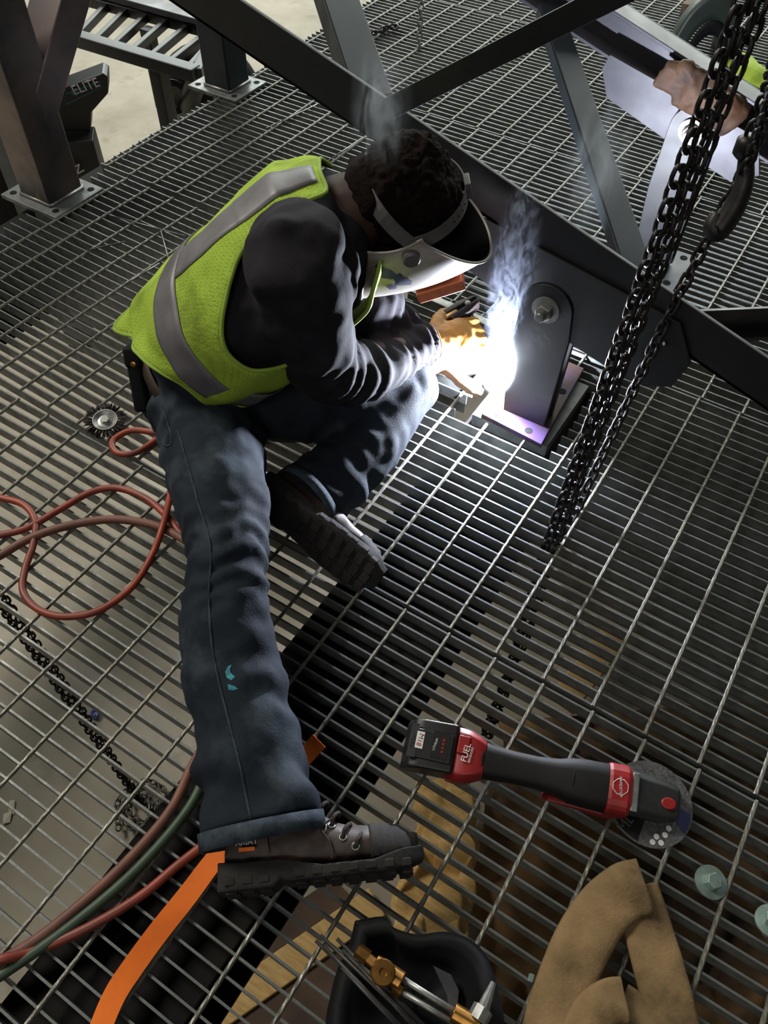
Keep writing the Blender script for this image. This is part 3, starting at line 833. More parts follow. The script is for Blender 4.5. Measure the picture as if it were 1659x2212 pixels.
# ---- boots
def boot(M_, side, label, lace_on=True):
    """local: x heel to toe, y to the wearer's left, z up from the sole; side=+1 outer side is +y (left foot)"""
    def hw(x): return interp([(0, .030), (.02, .037), (.06, .040), (.12, .040), (.19, .051), (.25, .050), (.29, .040), (.315, .020)], x)
    up = MB()
    prof = [(.010, .030), (.03, .034), (.06, .036), (.10, .037), (.15, .041), (.20, .046), (.245, .044), (.28, .036), (.30, .022)]
    top = [(.010, .11), (.03, .13), (.06, .135), (.10, .128), (.15, .108), (.20, .084), (.245, .080), (.28, .076), (.30, .062)]
    rings = []
    for (x, w), (_, tp) in zip(prof, top):
        r = []
        for k in range(20):
            a = 2 * math.pi * k / 20; sy = math.cos(a); sz = math.sin(a)
            zz = .022 + (tp - .022) * (.5 + .5 * sz)
            ww = w * (1 - .28 * max(0, sz) ** 2) if x > .05 else w
            r.append(Vector((x, ww * (abs(sy) ** .8) * (1 if sy > 0 else -1), zz)))
        rings.append(r)
    up.rings(rings)
    up.tube([(.055, 0, .09), (.052, 0, .15), (.048, 0, .20)], [.052, .05, .052], 18, side=(1, 0, 0), ry=[.040, .041, .043])
    up.xf(M_)
    o = organic('boot', up, M['boot'], person, .0045, 4, lambda p, n: wr(p, 40, .0016, 4) + wr(p, 90, .0006, 2))
    o['label'] = label
    # outsole with stepped heel and side lugs
    so = MB(); n = 30; rs = []
    for i in range(n + 1):
        x = .001 + .317 * i / n; w = hw(x) + .004
        zb = 0 if x < .088 else (.010 if x < .10 else .006 + .010 * max(0, (x - .25) / .07) ** 1.5 * 1.6)
        zt = interp([(0, .042), (.03, .039), (.10, .037), (.16, .024), (.24, .024), (.28, .036), (.32, .042)], x)
        rs.append([Vector((x, -w, zb + .006)), Vector((x, -w * .93, zb)), Vector((x, w * .93, zb)), Vector((x, w, zb + .006)), Vector((x, w, zt)), Vector((x, -w, zt))])
    so.rings(rs); so.xf(M_)
    sole = so.build('sole', M['rubber'], o, bevel=.002)
    lx = [.02, .047, .072] + [.125 + .027 * k for k in range(7)]
    for x in lx:
        for s in (-1, 1):
            l = MB(); w = hw(x) + .003
            l.box((x, s * (w - .0022), .013 if x < .09 else .0165), (.016, .010, .012)); l.xf(M_); l.build('lug', M['rubber'], sole, bevel=.002)
        if x > .0:
            l = MB(); w = hw(x)
            for s in (-.55, 0, .55): l.box((x + .004 * (1 - abs(s)), s * w * 1.15, .001 if x < .09 else .0065), (.017, w * .5, .009))
            l.xf(M_); l.build('tread_block', M['rubber'], sole)
    # rubber toe bumper with ridges
    tcp = MB()
    def fn(a, c):
        x = .235 + .077 * a; th = math.pi * c
        w = interp(prof, min(x, .2999)) + .003 if x < .30 else .022 * (1 - (x - .30) / .02)
        tp = interp(top, min(x, .30)) + .003
        y = math.cos(th) * (w + .001); z = .028 + (tp - .028) * math.sin(th) ** .7
        return Vector((x, y, z + (.0012 * math.sin(x * 500))))
    tcp.grid(fn, 20, 18); tcp.xf(M_); tcp.build('toe_cap', M['rubber'], o, smooth=True, solid=.002)
    # stitched vamp seam, heel seam, eyelets and laces
    ysg = side
    vs_ = [Vector((.175, ysg * .047, .03)), Vector((.172, ysg * .048, .055)), Vector((.16, ysg * .046, .075)), Vector((.175, ysg * .040, .088)), Vector((.185, ysg * .030, .096))]
    MB().tube([M_ @ p for p in smoothpath(vs_, 5)], .0018, 6).build('stitching', M['lace'], o, smooth=True)
    MB().tube([M_ @ p for p in smoothpath([Vector((.078, ysg * .040, .045)), Vector((.076, ysg * .041, .08)), Vector((.074, ysg * .041, .13))], 5)], .0014, 6).build('stitching', M['boot_tan'], o, smooth=True)
    if lace_on:
        for k in range(4):
            x = .096 + .026 * k; z = .150 - .0155 * k
            e = MB(); c = Vector((x, ysg * (.031 - .0006 * k), z))
            seg = 14; c_n = Vector((.25, ysg * .9, .45)).normalized(); u_ = c_n.orthogonal().normalized(); w_ = c_n.cross(u_)
            e.tube([c + c_n * .006 + (u_ * math.cos(2 * math.pi * q / seg) + w_ * math.sin(2 * math.pi * q / seg)) * .0048 for q in range(seg + 1)], .0017, 6)
            e.xf(M_); e.build('eyelet', M['zinc'], o, smooth=True)
            l = MB(); l.tube([M_ @ p for p in smoothpath([c + c_n * .004, Vector((x + .006, ysg * .018, z + .014)), Vector((x + .010, 0, z + .016)), Vector((x + .01, -ysg * .025, z + .006))], 5)], .003, 6)
            l.build('lace', M['lace'], o, smooth=True)
    return o
hx = at(468, 1905, .055); tx_ = at(902, 1862, .05)
X = (tx_ - hx); X.z = 0; X.normalize(); X = (X + Vector((0, 0, -.02))).normalized()
Z = Vector((-X.y, X.x, .12)).normalized(); Y = Z.cross(X).normalized(); Z = X.cross(Y)
mb_ = frame(at(474, 1935, .060), X, Y, Z)
b_r = boot(mb_, -1, 'brown leather work boot lying on its inner side, laces showing', False)
bpy.context.view_layer.update()
for k_, (ex, ey) in enumerate(((690, 1762), (716, 1785), (741, 1809), (768, 1828))):
    hh_ = None
    for dy_ in (0, 6, 12, 18, 26, 36):
        hh_ = cast(ex, ey + dy_, [b_r], .0012)
        if hh_: break
    if not hh_: continue
    c_, n_ = hh_; u_ = n_.orthogonal().normalized(); w_ = n_.cross(u_)
    e_ = MB(); e_.tube([c_ + (u_ * math.cos(2 * math.pi * q / 14) + w_ * math.sin(2 * math.pi * q / 14)) * .0052 for q in range(15)], .0018, 6); e_.build('eyelet', M['zinc'], b_r, smooth=True)
    top_ = c_ + Z * .022 + X * .012 + Vector((0, 0, -.012))
    MB().tube(smoothpath([c_, c_ + Z * .010 + X * .004 + n_ * .004, top_, top_ + Z * .004 - Vector((0, 0, .03))], 4), .0034, 7).build('lace', M['lace'], b_r, smooth=True)
tm = frame(mb_ @ Vector((.046, -.0430, .066)), X, Z, -Y)
textmesh('lettering', 'ARIAT', .012, tm, M['white'], b_r)
tgo = MB(); tgo.box((.046, -.0430, .056), (.024, .0012, .0055)); tgo.xf(mb_); tgo.build('orange_tag', M['orange'], b_r)
hl = at(575, 1078, .115); tl = at(792, 1252, .045)
X = (tl - hl).normalized()
Sn = Vector((.30, -.75, .22)); Sn = (Sn - X * Sn.dot(X)).normalized(); Z = -Sn; Y = Z.cross(X).normalized()
b_l = boot(frame(at(545, 1058, .13), X, Y, Z), 1, 'brown leather work boot tucked under the leg, treaded sole showing', False)
# ------------------------------------------------------------------ welding helmet on the head
hel = thing('welding_helmet', HC, 'white scuffed welding helmet with blue marks, worn face down by the welder', 'helmet')
def sh_pt(phi, s, off=0.0):
    c = math.cos(phi); sn = math.sin(phi)
    top = .018 + .100 * max(0, c) ** .8; bot = -.105 - .060 * max(0, c)
    k = top + (bot - top) * s
    lat = (.118 + off) * (abs(sn) ** .9) * (1 if sn > 0 else -1) * (1 - .22 * s * s)
    f = (.172 + off) * max(0, c) ** .8 * (1 - .10 * (1 - s) ** 3) + .012 * math.sin(math.pi * s)
    if c < 0: f += .12 * c
    return HC + R * lat + F * f + K * k
shell = MB(); shell.grid(lambda a, b: sh_pt(math.radians(-95 + 190 * a), b), 60, 26)
me = shell.mesh('shell', worldloc(hel))
so_ = link('shell', me, [M['helmet'], M['helmet_in']], hel, smooth=True)
# outside white, lining black
def dup_shell(off):
    m = MB(); m.grid(lambda a, b: sh_pt(math.radians(-94 + 188 * a), .01 + .98 * b, off), 60, 26); return m
dup_shell(-.004).build('lining', M['helmet_in'], hel, smooth=True)
rim = [sh_pt(math.radians(-95 + 190 * i / 60), 0) for i in range(61)] + [sh_pt(math.radians(95), j / 20) for j in range(1, 21)] + [sh_pt(math.radians(95 - 190 * i / 60), 1) for i in range(1, 61)] + [sh_pt(math.radians(-95), 1 - j / 20) for j in range(1, 21)]
MB().tube(rim, .0028, 6).build('rim', M['helmet'], hel, smooth=True)
# window frame on the face
wc = sh_pt(0, .42, .008); wf = F
wm = frame(wc, R, K, F)
wb_ = MB(); wb_.box((0, 0, .006), (.118, .098, .030)); wb_.xf(wm); wo = wb_.build('window_frame', M['lens'], hel, bevel=.004)
wg = MB(); wg.box((0, 0, .0215), (.095, .075, .003)); wg.xf(wm); wg.build('filter_lens', M['black'], wo)
# headgear
def band(pts, w, axis_c, m, name, par, th=.0025):
    b = MB(); rs = []
    for i, p in enumerate(pts):
        t = (pts[min(i + 1, len(pts) - 1)] - pts[max(i - 1, 0)]).normalized(); o_ = (p - axis_c); o_ = (o_ - t * o_.dot(t)).normalized(); sdv = t.cross(o_)
        rs.append([p + sdv * w / 2, p + sdv * w / 2 + o_ * th, p - sdv * w / 2 + o_ * th, p - sdv * w / 2])
    b.rings(rs); return b.build(name, m, par, smooth=False)
PV = [HC + R * s * .112 + F * .006 + K * .002 for s in (1, -1)]
cs = []
for i in range(25):
    a = math.pi * i / 24; d = (K * .97 + F * .12).normalized()
    cs.append(HC + R * math.cos(a) * .110 + d * math.sin(a) * .106)
cb = band(cs, .028, HC, M['band'], 'crown_strap', hel)
for k in range(6):
    p = cs[6].lerp(cs[13], k / 6); o_ = (p - HC).normalized()
    i0 = 6 + int(k * 7 / 6); p = cs[i0] + (cs[i0] - HC).normalized() * .0026
    MB().lathe(p, (cs[i0] - HC), [(.0018, 0), (.0018, .0006)], 8).build('strap_hole', M['helmet_in'], cb)
bs = []
for i in range(25):
    a = math.pi * i / 24; d = (-F * .86 - K * .50).normalized()
    bs.append(HC + R * math.cos(a) * .112 + d * math.sin(a) * .108)
band(bs, .026, HC, M['band'], 'nape_band', hel)
bk = MB(); bk.box((0, 0, 0), (.03, .012, .034)); kk = cs[12]; oo = (kk - HC).normalized(); tt = (cs[13] - cs[11]).normalized()
bk.xf(frame(kk + oo * .004, tt, oo, tt.cross(oo))); bk.build('buckle', M['band'], hel, bevel=.002)
for s, p in ((1, PV[0]), (-1, PV[1])):
    q = sh_pt(math.radians(88 * s), .28)
    MB().lathe(q, R * s, [(.004, -.006), (.017, -.002), (.017, .010), (.014, .014), (.001, .0145)], 20).build('pivot_knob', M['band'], hel, smooth=False)
def mark(cphi, cs_, pts, name='blue_mark'):
    b = MB(); n = len(pts)
    c = sh_pt(math.radians(cphi), cs_, .0014)
    r = [sh_pt(math.radians(cphi + x), cs_ + y, .0012) for x, y in pts]
    r5 = [sh_pt(math.radians(cphi + x * .5), cs_ + y * .5, .0014) for x, y in pts]
    b.add([c] + r5 + r, [(0, 1 + i, 1 + (i + 1) % n) for i in range(n)] + [(1 + i, 1 + n + i, 1 + n + (i + 1) % n, 1 + (i + 1) % n) for i in range(n)])
    b.build(name, M['blue_mark'], hel, smooth=True)
mark(80, .74, [(-7, -.06), (-3, -.13), (2, -.10), (4, -.02), (8, .0), (5, .08), (2, .05), (-2, .10), (-5, .04)])
mark(70, .60, [(-8, -.06), (-2, -.10), (3, -.05), (9, -.04), (6, .04), (9, .09), (0, .06), (-5, .10), (-6, .03)])
mark(62, .72, [(-3, -.03), (2, -.05), (5, 0), (2, .05), (-3, .03)])

# ------------------------------------------------------------------ electrode holder, arc and its light
ARC = atv(1072, 802, 1.350)
jaw = at(1002, 668, .185)
st = thing('electrode_holder', at(975, 700, .17), 'dark-jawed welding electrode holder gripped in the mustard glove', 'tool')
hd = (jaw - at(945, 700, .172)).normalized()
MB().tube([jaw - hd * .155, jaw - hd * .02], .0115, 14).build('handle', M['brass'], st, smooth=True)
MB().tube([jaw - hd * .16, jaw - hd * .21 - Vector((0, 0, .03)), jaw - hd * .26 - Vector((0, 0, .11)), jaw - hd * .27 - Vector((0, .01, .15))], .008, 10).build('cable', M['black'], st, smooth=True)
jm = frame(jaw, hd, Vector((0, 0, 1)).cross(hd).normalized(), hd.cross(Vector((0, 0, 1)).cross(hd).normalized()))
for s in (-1, 1):
    q = MB(); q.prism([(-.045, s * .005, -.011), (-.045, s * .020, -.011), (.0, s * .024, -.012), (.036, s * .014, -.010), (.042, s * .004, -.008)], (0, 0, .023)); q.xf(jm); q.build('jaw', M['wire'], st, bevel=.003)
MB().lathe(jm @ Vector((.012, 0, .008)), jm.to_3x3() @ Vector((0, 0, 1)), [(.007, 0), (.007, .006), (.003, .007)], 12).build('spring_pin', M['zinc'], st)
el = MB(); el.tube([jaw + hd * .015, ARC + (jaw - ARC).normalized() * .012], .0022, 8)
tag(el.build('welding_electrode', M['glove_lit'], None, smooth=True), 'thin welding electrode reaching from the holder jaws to the arc', 'electrode')
arcm = bpy.data.materials.new('arc'); arcm.use_nodes = True
nt = arcm.node_tree; nt.nodes.remove(nt.nodes['Principled BSDF']); em = nt.nodes.new('ShaderNodeEmission')
em.inputs[0].default_value = (.80, .86, 1, 1); em.inputs[1].default_value = 23000
nt.links.new(em.outputs[0], nt.nodes['Material Output'].inputs[0])
a_ = MB(); a_.ball(ARC, (.010, .010, .014), 16, 10); ao = a_.build('welding_arc', arcm, None, smooth=True)
tag(ao, 'dazzling blue-white welding arc at the foot of the post', 'arc')

# ------------------------------------------------------------------ chains
def linkmesh(pitch, width, wire, m, ns=12, nw=5):
    L = pitch + 2 * wire; r = width / 2 - wire / 2; h = L / 2 - wire / 2 - r
    path = []
    for i in range(ns):
        a = 2 * math.pi * i / ns; x = math.cos(a) * r; y = math.sin(a) * r
        path.append(Vector((y + (h if y > 1e-6 else (-h if y < -1e-6 else 0)), x, 0)))
    rs = []
    for i in range(ns):
        t = (path[(i + 1) % ns] - path[i - 1]).normalized(); s = Vector((0, 0, 1)); q = t.cross(s)
        rs.append([path[i] + q * math.cos(2 * math.pi * k / nw) * wire / 2 + s * math.sin(2 * math.pi * k / nw) * wire / 2 for k in range(nw)])
    b = MB(); b.rings(rs + [rs[0]], caps=False); me = b.mesh('link', Vector((0, 0, 0)))
    me.polygons.foreach_set('use_smooth', [True] * len(me.polygons)); me.materials.append(m); return me
BIG = linkmesh(.025, .028, .0078, M['chain']); MED = linkmesh(.019, .021, .0058, M['chain']); GRY = linkmesh(.026, .028, .007, M['grey_chain'])
def chain(label, pts, me, pitch, roll0=0.4, sub=10, group=None, twist=0.0):
    P = smoothpath(pts, sub); base = P[-1].copy(); base.z = min(p.z for p in P)
    e = thing('chain', base, label, 'chain', group)
    acc = [0]
    for a, b in zip(P, P[1:]): acc.append(acc[-1] + (b - a).length)
    s = 0; k = 0; seg = 0
    while s < acc[-1]:
        while seg < len(P) - 2 and acc[seg + 1] < s: seg += 1
        p = P[seg].lerp(P[seg + 1], (s - acc[seg]) / max(1e-6, acc[seg + 1] - acc[seg])); t = (P[seg + 1] - P[seg]).normalized()
        y = t.orthogonal().normalized(); ref = Vector((.3, .9, .1)); y = (ref - t * ref.dot(t)).normalized(); z = t.cross(y)
        rot = frame((0, 0, 0), t, y, z) @ Matrix.Rotation(roll0 + (k % 2) * math.pi / 2 + random.uniform(-.18, .18) + twist * k, 4, 'X')
        o = bpy.data.objects.new('link', me); COL.objects.link(o); o.parent = e
        o.matrix_local = Matrix.Translation(p - base) @ rot
        s += pitch; k += 1
    return e
cb0 = at(1200, 1165, 0); top1 = at(1600, 60, .98)
def strand(label, p0, p1, dx, below=None, me=BIG, pitch=.025, roll=.4):
    d = Vector(dx); pts = [p1 + d * 1.0, p1.lerp(p0, .5) + d * .8, p0 + d * .5]
    if below: pts += below
    return chain(label, pts, me, pitch, roll)
ext = (top1 - cb0) * .35
hangs = 'hoist chains hanging at the right'
c_a = strand('leftmost dark hoist chain strand hanging through the grating right of the post', at(1184, 1168, .0), at(1592, 30, .98) + ext, (0, 0, 0), [at(1135, 1330, -.4), at(1085, 1480, -.75), at(1042, 1590, -1.06)], roll=.2); c_a['group'] = hangs
c_b = strand('middle dark hoist chain strand of the hanging bundle right of the post', at(1200, 1172, .0), at(1616, 30, .98) + ext, (0, 0, 0), [at(1152, 1330, -.4), at(1098, 1480, -.75), at(1056, 1592, -1.06)], roll=.9); c_b['group'] = hangs
c_c = strand('rear dark hoist chain strand behind the hanging bundle, ending at the grating', at(1203, 1156, .0), at(1638, 50, .95) + ext, (0, .008, 0), None, roll=.5); c_c['group'] = hangs
c_d = chain('single dark hoist chain hanging clear to the right of the bundle', [at(1690, 120, .95), at(1625, 330, .72), at(1530, 512, .56), at(1440, 690, .40), at(1350, 880, .2), at(1262, 1065, .03), at(1228, 1140, -.02)], BIG, .025, .15); c_d['group'] = hangs
hk = thing('chain_hook', at(1575, 480, .6), 'dark forged hook hanging beside the single chain at the right', 'hook')
hp = smoothpath([at(1612, 330, .70), at(1608, 390, .665), at(1590, 440, .63), at(1566, 480, .60), at(1548, 500, .585), at(1540, 488, .592), at(1552, 462, .61)], 5)
n_ = len(hp); MB().tube(hp, [.012 + .008 * math.sin(math.pi * i / n_) for i in range(n_)], 12).build('hook_body', M['chain'], hk, smooth=True)
MB().lathe(at(1614, 318, .71), (0, 0, 1), [(.012, -.02), (.021, -.012), (.021, .012), (.012, .02)], 16).build('swivel', M['chain'], hk, smooth=True)
c_e = chain('short dark chain above the forged hook at the right edge', [at(1700, 40, 1.0), at(1660, 190, .82), at(1616, 312, .715)], BIG, .025, .7); c_e['group'] = hangs
# far chains on the grating
fz = at(905, 104, 0.0)
c_f = chain('grey chain hanging straight into the far grating near the top edge', [fz + Vector((-.05, .10, .55)), fz + Vector((-.01, .02, .2)), fz + Vector((0, 0, -.03))], GRY, .026, .3, group='chains at the far grating')
c_g = chain('dark chain drooping onto the far grating and curling to the right', [at(742, -60, .26), at(752, -10, .19), at(760, 25, .10), at(772, 55, .03), at(792, 72, .016), at(815, 69, .016), at(835, 60, .016), at(852, 56, .016), at(858, 64, .016)], linkmesh(.026, .03, .009, M['chain']), .026, .3, group='chains at the far grating')
# chain hanging below the grating at the lower left, and its heap on the floor
cbx = at(312, 1748, FZ)
for k, (dx, dy) in enumerate(((0, 0), (.022, .012))):
    chain(['thin dark chain hanging below the grating at the left, left strand', 'thin dark chain hanging below the grating at the left, right strand'][k],
          [at(-28, 1268, -.05) + Vector((dx * .6, dy, 0)), at(120, 1478, -.48) + Vector((dx, dy, 0)), Vector((cbx.x + dx * .3, cbx.y + dy * .3, FZ + .02))], MED, .019, .3 + k, group='thin chains below the left grating')
hpts = [cbx + Vector((math.cos(a * 1.9) * (.03 + .006 * a), math.sin(a * 1.9) * (.025 + .007 * a), .012 + .02 * abs(math.sin(a * 2.3)))) for a in [i * .6 for i in range(16)]]
chain('grey chain heaped on the concrete floor at the lower left', hpts, linkmesh(.019, .021, .0058, M['grey_chain']), .019, .5, group='thin chains below the left grating')

# ------------------------------------------------------------------ hoses and strap
def hose(label, pts, r, m, name='hose', grp=None):
    P = [at(p[0], p[1], p[2] if len(p) > 2 else r + .003) for p in pts]
    b = MB(); b.tube(smoothpath(P, 8), r, 12); return tag(b.build(name, M[m], None, smooth=True), label, 'hose', grp)
R1 = .0074
hose('thin red hose looping in a wide U on the grating left of the jeans', [(-420, 1130), (-200, 1060), (-60, 1062), (0, 1075), (50, 1090), (76, 1125), (72, 1175), (54, 1230), (50, 1278), (82, 1316), (140, 1332), (215, 1318), (285, 1268), (328, 1200), (352, 1135, .028), (368, 1065, .014), (372, 1010)], R1, 'hose_red')
hose('red hose arching over the grating from the left edge to the jeans', [(-420, 1250), (-200, 1195), (-50, 1165), (0, 1156), (60, 1140), (130, 1100), (195, 1064), (250, 1054), (310, 1074), (355, 1110), (400, 1165), (430, 1200)], R1 * 1.05, 'hose_red')
hose('dusty brown-red hose running from the left edge under the jeans', [(-420, 1390), (-200, 1300), (-50, 1225), (0, 1200), (65, 1163), (145, 1136), (235, 1122), (315, 1130), (370, 1150), (430, 1185), (500, 1220)], R1 * 1.25, 'hose_brown')
hose('small red hose loop beside the wire wheel', [(390, 945), (330, 934), (285, 930), (250, 946), (242, 964), (258, 980), (292, 978), (330, 955), (380, 915)], R1, 'hose_red')
hose('dusty brown-red hose running beside the green hose at the lower left', [(470, 1560), (415, 1655), (365, 1755), (255, 1880), (105, 2010), (0, 2078), (-80, 2130), (-300, 2300)], R1 * 1.15, 'hose_brown')
hose('green hose running to the lower left corner', [(505, 1560), (450, 1665), (398, 1760), (285, 1888), (140, 2010), (0, 2108), (-80, 2160), (-300, 2330)], R1 * 1.15, 'hose_green')
hose('bright red hose curving from the boot to the left edge', [(540, 1720), (450, 1815), (385, 1868), (300, 1938), (185, 2006), (70, 2055), (0, 2072, .026), (-80, 2085), (-300, 2110)], R1 * 1.05, 'hose_red')
def ribbon(label, pts, w, m, name, cat, tilt=0.0, th=.002):
    P = smoothpath([at(*p) for p in pts], 8); rs = []
    for i, p in enumerate(P):
        t = (P[min(i + 1, len(P) - 1)] - P[max(i - 1, 0)]).normalized(); s = t.cross(Vector((0, 0, 1))).normalized()
        s = (Matrix.Rotation(.2 * math.sin(i * .09) + tilt, 3, t) @ s); n = s.cross(t)
        rs.append([p + s * w / 2, p + s * w / 2 + n * th, p - s * w / 2 + n * th, p - s * w / 2])
    b = MB(); b.rings(rs); return tag(b.build(name, M[m], None, bevel=.0004), label, cat)
ribbon('bright orange webbing strap running from under the boot to the bottom edge', [(690, 1600, .02), (668, 1625, .012), (600, 1700, .012), (520, 1790, .014), (460, 1862, .016), (405, 1935, .018), (345, 2010, .014), (290, 2085, .014), (248, 2150, .016), (215, 2230, .018), (190, 2320, .018), (150, 2480, .016)], .034, 'orange', 'webbing_strap', 'strap')
# ------------------------------------------------------------------ angle grinder
g0 = at(874, 1606, .045); g1 = at(1466, 1738, .045); gx = (g1 - g0); gx.z = 0; GL = gx.length; gx.normalize()
gy = Vector((0, 0, 1)).cross(gx).normalized()
roll = Matrix.Rotation(math.radians(14), 3, gx); gyr = roll @ gy; gzr = roll @ Vector((0, 0, 1))
gr = thing('angle_grinder', g0 - Vector((0, 0, .045)) + gx * .2, 'red and black cordless angle grinder lying on the grating at the right', 'grinder')
GM = frame(g0, gx, gyr, gzr)
def gp_(fn, name, m, par=None, **k):
    b = MB(); fn(b); b.xf(GM); return b.build(name, M[m] if isinstance(m, str) else m, par or gr, **k)
def bat(b):
    b.prism([(-.002, -.040, -.034), (.0, -.045, .0), (.012, -.040, .028), (.030, -.038, .036), (.088, -.036, .036), (.098, -.040, -.02), (.09, -.04, -.036)], (0, .082, 0))
batt = gp_(bat, 'battery', 'black', bevel=.005)
gp_(lambda b: b.box((.045, .001, .0365), (.075, .048, .006)), 'battery_cap', 'black', batt, bevel=.002)
def lab(px, w, h, z, m, name, par, x, y):
    return gp_(lambda b: b.box((x, y, z), (w, h, .0008)), name, m, par)
lab(0, .014, .056, .0393, 'grey_tool', 'label_strip', batt, .015, .004)
lab(0, .013, .028, .0399, 'white', 'white_label', batt, .026, .006)
gp_(lambda b: b.box((.062, .004, .0396), (.028, .044, .0012)), 'gauge_panel', 'tool_black', batt)
for k in range(4):
    gp_(lambda b: b.box((.066, -.006 + .0065 * k, .0404), (.004, .004, .0008)), 'gauge_light', 'red', batt)
def T(x, y, z, ang): return GM @ Matrix.Translation((x, y, z)) @ Matrix.Rotation(ang, 4, 'Z')
q = math.radians(80)
textmesh('lettering', 'M18', .012, T(.0262, .006, .0405, math.radians(-97)), M['red'], batt, .0002)
textmesh('lettering', 'XC5.0', .0085, T(.0152, .002, .0400, math.radians(-97)), M['black'], batt, .0002)
textmesh('lettering', 'LITHIUM', .0055, T(.0530, .004, .0404, q), M['white'], batt, .0002)
# red rear housing
gp_(lambda b: b.rings([[Vector((x, c[0] * w, c[1] * h + z0)) for c in ((-1, -.75), (-.8, -1), (.8, -1), (1, -.75), (1, .7), (.75, 1), (-.75, 1), (-1, .7))] for x, w, h, z0 in ((.078, .043, .030, -.008), (.092, .045, .036, -.006), (.110, .043, .038, -.004), (.128, .036, .034, -.002), (.140, .030, .029, 0))]), 'rear_housing', 'red', bevel=.003)
gp_(lambda b: b.box((.100, .014, .0335), (.020, .030, .008)), 'housing_rib', 'red', bevel=.002)
textmesh('lettering', 'FUEL', .0145, T(.106, .002, .0385, math.radians(84)), M['white'], gr, .0003)
textmesh('lettering', 'BRUSHLESS', .0052, T(.1145, .0, .0372, math.radians(84)), M['white'], gr, .0003)
# grip and motor body
def body(b):
    xs = [(.122, .031, .030, 0), (.132, .032, .031, 0), (.15, .029, .028, 0), (.19, .0265, .026, .001), (.23, .0265, .027, .001), (.262, .030, .031, 0), (.285, .036, .036, -.001), (.31, .039, .038, -.002), (.345, .040, .038, -.002), (.352, .039, .037, -.002)]
    b.rings([[Vector((x, w * math.copysign(abs(math.cos(a)) ** .7, math.cos(a)), z0 + h * math.copysign(abs(math.sin(a)) ** .7, math.sin(a)))) for a in [2 * math.pi * k / 24 for k in range(24)]] for x, w, h, z0 in xs])
gp_(body, 'grip', 'tool_black', smooth=True)
for x in (.135, .287): gp_(lambda b: b.tube([Vector((x, .033 * math.cos(a), .0325 * math.sin(a))) if x < .2 else Vector((x, .0372 * math.cos(a), .037 * math.sin(a) - .001)) for a in [2 * math.pi * k / 30 for k in range(31)]], .0012, 6), 'grip_rib', 'tool_black', smooth=True)
gp_(lambda b: b.prism([(.245, -.036, -.030), (.255, -.040, -.012), (.365, -.044, -.004), (.365, -.046, -.03)], (0, .012, 0)), 'paddle_switch', 'red', bevel=.003)
# red collar
def collar(b):
    b.rings([[Vector((x, w * math.copysign(abs(math.cos(a)) ** .6, math.cos(a)), z0 + h * math.copysign(abs(math.sin(a)) ** .6, math.sin(a)))) for a in [2 * math.pi * k / 24 for k in range(24)]] for x, w, h, z0 in ((.345, .041, .039, -.002), (.350, .0425, .041, -.002), (.376, .0425, .041, -.002), (.382, .040, .038, -.002))])
gp_(collar, 'front_collar', 'red', bevel=.0)
textmesh('lettering', 'RAPIDSTOP', .0062, T(.3625, .002, .0397, math.radians(-84)), M['white'], gr, .0003)
def octo(b):
    pts = [Vector((.3625 + .013 * math.cos(math.pi / 8 + k * math.pi / 4), .002 + .013 * math.sin(math.pi / 8 + k * math.pi / 4), .0398)) for k in range(9)]
    b.tube(pts, .0006, 5)
gp_(octo, 'octagon_mark', 'white')
# gear head
def head(b):
    b.rings([[Vector((x, y * w, z0 + z * h)) for y, z in ((-1, -1), (1, -1), (1, .55), (.7, 1), (-.7, 1), (-1, .55))] for x, w, h, z0 in ((.380, .037, .034, -.004), (.395, .037, .032, -.004), (.412, .035, .026, -.006), (.44, .034, .022, -.008), (.462, .030, .019, -.010), (.470, .022, .014, -.012))])
gh = gp_(head, 'gear_head', 'grey_tool', bevel=.004)
gp_(lambda b: b.box((.388, .0, .0295), (.012, .062, .006)), 'head_rib', 'zinc', gh, bevel=.002)
for k in range(5): gp_(lambda b: b.box((.392 + .0, -.036, -.018 + .007 * k), (.02, .004, .003)), 'vent_slot', 'helmet_in', gh)
gp_(lambda b: b.rings([[Vector((.447 + .013 * math.cos(a) * s, -.004 + .010 * math.sin(a) * s, z)) for a in [2 * math.pi * k / 14 for k in range(14)]] for s, z in ((1, .008), (1, .015), (.8, .017))]), 'spindle_lock', 'red', gh, bevel=.001)
# cutting disc below the head
dc_ = at(1404, 1736, .017)
dn = Vector((.10, -.06, 1)).normalized()
disc = MB(); disc.lathe(dc_, dn, [(.011, 0), (.072, 0), (.072, .0026), (.011, .0026)], 48); dsk = disc.build('cutting_disc', M['disc'], gr)
dsk['label'] = 'grey abrasive disc with blue printing'
du = (gx - dn * gx.dot(dn)).normalized(); dv = dn.cross(du)
DM = frame(dc_ + dn * .0028, du, dv, dn)
sec = MB(); sec.prism([(.020, .004, 0)] + [(.069 * math.cos(a), .069 * math.sin(a), 0) for a in [math.radians(-32 + 30 * k / 8) for k in range(9)]] + [(.022, .012, 0)], (0, 0, .0004)); sec.xf(DM); sec.build('blue_print', M['disc_blue'], dsk)
sec = MB(); sec.prism([(.03 * math.cos(a), .03 * math.sin(a), 0) for a in [math.radians(-150 + 44 * k / 8) for k in range(9)]] + [(.069 * math.cos(a), .069 * math.sin(a), 0) for a in [math.radians(-106 - 44 * k / 8) for k in range(9)]], (0, 0, .0004)); sec.xf(DM); sec.build('dark_print', M['tool_black'], dsk)
textmesh('lettering', 'MET', .026, DM @ Matrix.Translation((-.036, -.036, .0006)) @ Matrix.Rotation(math.radians(62), 4, 'Z'), M['disc'], dsk, .0002)
